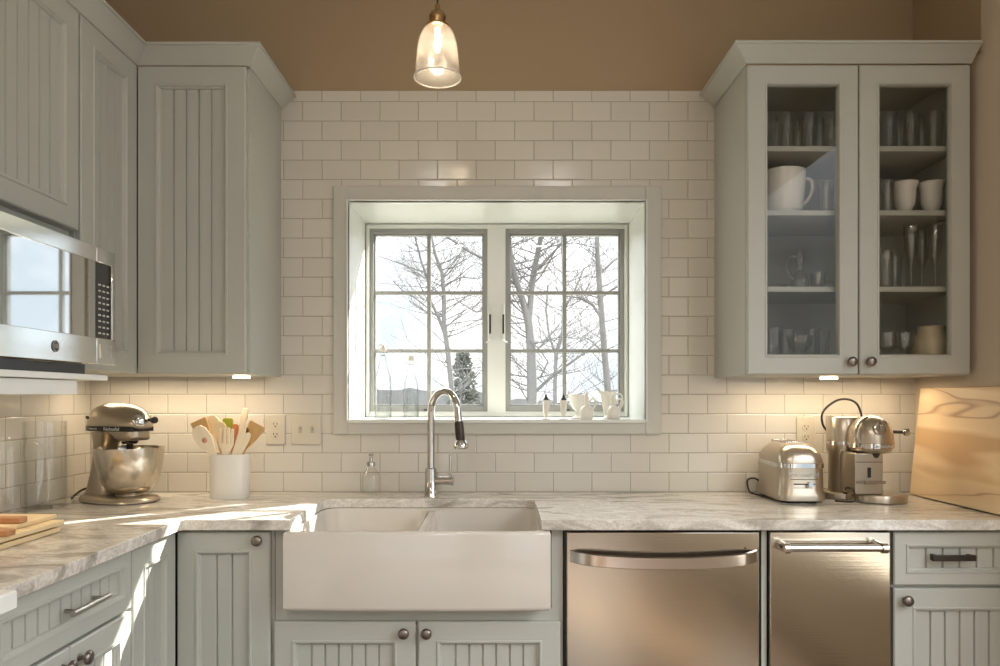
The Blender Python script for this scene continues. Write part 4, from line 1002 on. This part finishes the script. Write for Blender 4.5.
b = MB(); b.lathe([(.001, .074), (.007, .078), (.011, .090), (.012, .102), (.010, .116), (.008, .130), (.010, .150)], 20); b.build('bulb', 'bulb', pd)

# ------------------------------------------------------------------ outdoors
tag(MB().box(-60, 60, .9, 120, -1.2, -1.0).build('ground', 'ground'), kind='structure')
b = MB(); n = 90; y = 70
def hz2(i): 
    u = i / n; x = -45 + 90 * u; px = CX + F * x / (CD + y)
    base = 387 + (px - 370) * .055 if px < 500 else 401
    return x, WZ(base, y) + random.uniform(-.25, .35)
top = [hz2(i) for i in range(n + 1)]
b.loops([[(x, y, -1.0), (x, y + .3, z), (x, y + 25, z * .9), (x, y + 30, -1.0)] for x, z in top], True)
tag(b.build('hill', 'hill', ang=80), kind='structure')

def grow(b, p, d, L, r, depth, rnd, n=5):
    m = 4; pts = [p.copy()]; q = p.copy(); dd = d.copy()
    for k in range(m):
        dd = (dd + Vector((rnd.uniform(-.22, .22), rnd.uniform(-.22, .22), rnd.uniform(-.10, .20)))).normalized()
        q = q + dd * (L / m); pts.append(q.copy())
    rs = [r * (1 - .55 * k / m) for k in range(m + 1)]
    b.tube(pts, rs, n)
    if depth > 0:
        for k in range(1, m + 1):
            for _ in range(1 if k < m else 2):
                ax = Vector((rnd.uniform(-1, 1), rnd.uniform(-.6, .6), rnd.uniform(-.2, .9))).normalized()
                nd = (pts[k] - pts[k - 1]).normalized() * .75 + ax * .8
                grow(b, pts[k], nd.normalized(), L * rnd.uniform(.5, .75), rs[k] * .6, depth - 1, rnd, 4)
def tree(label, y, limbs, seed, twigs=4, depth=2, tl=1.0):
    rnd = random.Random(seed)
    px, py, _w = limbs[0][0]
    base = at(px, py, y); base.z = -1.0
    o = thing('bare_tree', label, 'tree', base)
    b = MB()
    for li, limb in enumerate(limbs):
        pts = []; rs = []
        if li == 0: pts.append(Vector((base.x, y, -1.0)) - base); rs.append(limb[0][2] * (CD + y) / F / 2 * 1.15)
        oy = 0
        for k, (a_, c_, w_) in enumerate(limb):
            yy = y + (0 if li == 0 else (.04 * k) * (1 if li % 2 else -1))
            v = at(a_, c_, yy) - base; pts.append(v); rs.append(w_ * (CD + y) / F / 2)
        b.tube(pts, rs, 8)
        if li == 0: b.build('trunk', 'bark', o, ang=80); b = MB()
        for k in range(1, len(pts)):
            for _ in range(twigs):
                t_ = rnd.random(); p = pts[k - 1].lerp(pts[k], t_)
                if p.z < 1.6 : continue
                dr = Vector((rnd.choice((-1, 1)) * rnd.uniform(.5, 1), rnd.uniform(-.5, .5), rnd.uniform(.0, .9))).normalized()
                grow(b, p, dr, tl * rnd.uniform(.7, 1.5), min(rs[k] * .35, .014), depth, rnd, 4)
    b.build('branches', 'bark', o, ang=80, weld=False)
tree('bare leaning tree seen through the left sash', 13, [
    [(454, 412, 6), (452, 392, 5.5), (448, 352, 5.5), (444, 325, 5), (444, 295, 4.2), (442, 272, 3.6), (435, 254, 3), (432, 238, 2.6), (428, 205, 2)],
    [(446, 338, 3.5), (438, 316, 3.2), (430.5, 301, 2.8), (428, 280, 2.6), (421.5, 262, 2.3), (415.5, 239, 2), (410, 210, 1.6)],
    [(437, 316, 1.6), (418, 300, 1.4), (402, 290, 1.1), (393, 281, .9)], [(434, 276, 1.5), (412, 268, 1.2), (396, 262, 1), (378, 256, .8)],
    [(444, 285, 1.5), (462, 277, 1.2), (478, 279, 1), (492, 272, .8)]], 11, 5, 2, .9)
tree('bare forked tree seen through the right sash, thickest of them', 10, [
    [(532, 410, 11), (532, 385, 10.5), (531.5, 352, 9.5), (529, 323, 8.5), (523, 301, 6.5), (516, 280, 5.6), (511.5, 262, 5), (509, 237, 4.2), (506, 200, 3)],
    [(529, 322, 6.5), (532, 287, 6), (536, 262, 5.4), (541, 237, 5), (548, 200, 4)], [(537, 270, 3.2), (550, 256, 2.6), (562, 243, 2.0), (572, 225, 1.5)],
    [(535, 392, 3.6), (550, 378, 3.0), (566, 366, 2.8), (584, 353, 2.2), (600, 340, 1.5)], [(513, 272, 3.0), (490, 262, 2.6), (470, 252, 2.4), (452, 240, 2.0), (436, 228, 1.5)],
    [(508, 300, 2), (492, 308, 1.8), (476, 312, 1.5), (456, 300, 1.1)], [(540, 378, 2.2), (548, 362, 1.8), (540, 350, 1.4), (530, 340, 1)]], 5, 4, 2, .75)
tree('bare upright tree seen in the right half of the right sash', 14, [
    [(609, 402, 7.5), (608, 390, 7.2), (604, 345, 6.5), (600.5, 298, 6), (598, 262, 5), (597, 237, 4.4), (594, 200, 3.5)],
    [(601, 318, 2.6), (592, 304, 2.2), (580, 298, 2.0), (566, 296, 1.5)], [(602, 272, 2.4), (610, 264, 2), (620, 256, 1.6), (634, 250, 1.2)], [(599, 300, 2.2), (608, 292, 1.8), (618, 286, 1.5)], [(603, 352, 2), (590, 340, 1.5), (582, 336, 1.2)]], 8, 4, 2, .75)
tree('thin bare tree farther back between the two trunks of the right sash', 19, [
    [(555, 408, 4.4), (555, 390, 4.2), (556, 356, 4), (563, 330, 3.6), (564, 298, 3.2), (563, 262, 2.8), (561, 225, 2.2)],
    [(556, 356, 2.6), (549, 335, 2.2), (546, 310, 2), (548, 285, 1.6)], [(564, 310, 2), (575, 290, 1.8), (584, 268, 1.4)]], 21, 6, 2, 1.5)
# evergreen
ev = thing('evergreen_tree', 'dense evergreen low in the right half of the left sash', 'tree', (WX(463, 24), 24, -1.0))
rnd = random.Random(3); b = MB(); Hh = WZ(352, 24) + 1.0
for k in range(900):
    t_ = rnd.random() ** .8; z = .25 * Hh + .75 * Hh * t_; rad_ = (1 - t_) * .95 * (WX(487, 24) - WX(463, 24)) + .12
    a = rnd.uniform(0, 2 * PI); rr_ = rad_ * rnd.uniform(.2, 1.05); p = Vector((rr_ * math.cos(a), rr_ * math.sin(a), z - rr_ * .25))
    d = Vector((math.cos(a), math.sin(a), rnd.uniform(-.1, .5))).normalized() * rnd.uniform(.10, .26); s = d.cross(Vector((0, 0, 1))).normalized() * .05
    q = [b.v(p - s), b.v(p + s), b.v(p + d), b.v(p + d * .5 + Vector((0, 0, .09)))]
    b.f([q[0], q[1], q[2]]); b.f([q[0], q[3], q[2]]); b.f([q[1], q[3], q[2]])
b.build('foliage', 'needles', ev, weld=False, recalc=False)
MB().tube([(0, 0, 0), (0, 0, Hh * .97)], [.12, .02], 8).build('trunk', 'bark', ev)

# ------------------------------------------------------------------ light
W = bpy.data.worlds.new('sky'); SC.world = W; W.use_nodes = True
N = W.node_tree.nodes; L = W.node_tree.links; bg = N['Background']
tc = N.new('ShaderNodeTexCoord'); ns = N.new('ShaderNodeTexNoise'); ns.inputs['Scale'].default_value = 5; ns.inputs['Detail'].default_value = 4
L.new(tc.outputs['Generated'], ns.inputs['Vector'])
cr = N.new('ShaderNodeValToRGB'); cr.color_ramp.elements[0].position = .40; cr.color_ramp.elements[0].color = (.185, .215, .235, 1); cr.color_ramp.elements[1].position = .60; cr.color_ramp.elements[1].color = (.34, .34, .34, 1)
L.new(ns.outputs['Fac'], cr.inputs[0])
sz = N.new('ShaderNodeSeparateXYZ'); L.new(tc.outputs['Generated'], sz.inputs[0])
mr = N.new('ShaderNodeMapRange'); mr.inputs[1].default_value = .18; mr.inputs[2].default_value = .6; L.new(sz.outputs['Z'], mr.inputs[0])
ms = N.new('ShaderNodeMix'); ms.data_type = 'RGBA'; ms.inputs[7].default_value = (2.0, 2.1, 2.2, 1)
L.new(mr.outputs[0], ms.inputs[0]); L.new(cr.outputs[0], ms.inputs[6]); L.new(ms.outputs[2], bg.inputs['Color']); bg.inputs['Strength'].default_value = 5.2

def light(kind, name, loc, energy, col=(1, 1, 1), rot=(0, 0, 0), size=.1, sy=None, spread=None, radius=None):
    l = bpy.data.lights.new(name, kind); l.energy = energy; l.color = col
    if kind == 'AREA':
        l.size = size
        if sy: l.shape = 'RECTANGLE'; l.size_y = sy
        if spread: l.spread = spread
    if kind in ('POINT', 'SPOT') and radius: l.shadow_soft_size = radius
    o = bpy.data.objects.new(name, l); COL.objects.link(o); o.location = loc; o.rotation_euler = rot
    return o
# sun through the window, coming from the back right
AZ, EL = R(42.8), R(33.5)
tod = Vector((-math.cos(AZ) * math.cos(EL), -math.sin(AZ) * math.cos(EL), -math.sin(EL)))
s = light('SUN', 'sun', (5, 6, 8), 20.0, (1, .95, .87)); s.data.angle = R(.55); s.rotation_euler = tod.to_track_quat('-Z', 'Y').to_euler()
# daylight at the sink window and at the added rear and side openings
l = light('AREA', 'sink_window_portal', (0, .425, 1.62), 1, (1, 1, 1), (R(-90), 0, 0), 1.14, .84); l.data.cycles.is_portal = True
for i, (p, q) in enumerate([(-1.4, -.4), (.4, 1.4)]):
    l = light('AREA', 'rear_fill_portal', ((p + q) / 2, YB - .01, 1.6), 1, (1, 1, 1), (R(90), 0, 0), 1.0, 2.2); l.data.cycles.is_portal = True
l = light('AREA', 'side_fill_portal', (XR + .155, -2.6, 1.575), 1, (1, 1, 1), (0, R(90), 0), 2.05, 2.8); l.data.cycles.is_portal = True
# warm recessed ceiling lamps
WARM = (1, .80, .56); LAMP = (1, .94, .87)
rc = None
for i, (x, y, l) in enumerate(((-.5, -3.5, 'left'), (.5, -3.5, 'right'), (-.5, -5.0, 'rear left'), (.5, -5.0, 'rear right'))):
    light('AREA', 'recessed_lamp', (x, y, H - .012), 12.5, LAMP, (0, 0, 0), .14)
light('POINT', 'pendant_bulb_light', (pxx, py_, pz + .085), 6.0, (1, .80, .56), radius=.03)
light('AREA', 'under_cabinet_light', (-1.20, -.15, ZU0 - .014), 2.2, WARM, (0, 0, 0), .60, .04)
light('AREA', 'under_cabinet_light', (1.22, -.15, ZU0 - .018), 2.4, WARM, (0, 0, 0), .60, .04)
light('AREA', 'added_shelf_light', (-1.38, -.95, 1.284), 1.3, WARM, (0, 0, 0), .12, .6)  # added lamp below the shelf, warms the left wall and vases

# ------------------------------------------------------------------ camera
cam = bpy.data.cameras.new('camera'); co = bpy.data.objects.new('camera', cam); COL.objects.link(co)
co.location = (0, -CD, CZ); co.rotation_euler = (R(90), 0, 0)
cam.sensor_width = 36; cam.sensor_fit = 'HORIZONTAL'; cam.lens = F * 36 / 1000
cam.shift_x = (500 - CX) / 1000; cam.shift_y = (CY - 333) / 1000
cam.clip_start = .05; cam.clip_end = 500
SC.camera = co
vs = SC.view_settings; vs.view_transform = 'Standard'; vs.look = 'None'; vs.exposure = 0; vs.gamma = 1; vs.use_curve_mapping = False
SC.cycles.max_bounces = 10; SC.cycles.transparent_max_bounces = 24; SC.cycles.caustics_reflective = False; SC.cycles.caustics_refractive = False
SC.cycles.sample_clamp_indirect = 6
SC.cycles.use_denoising = True
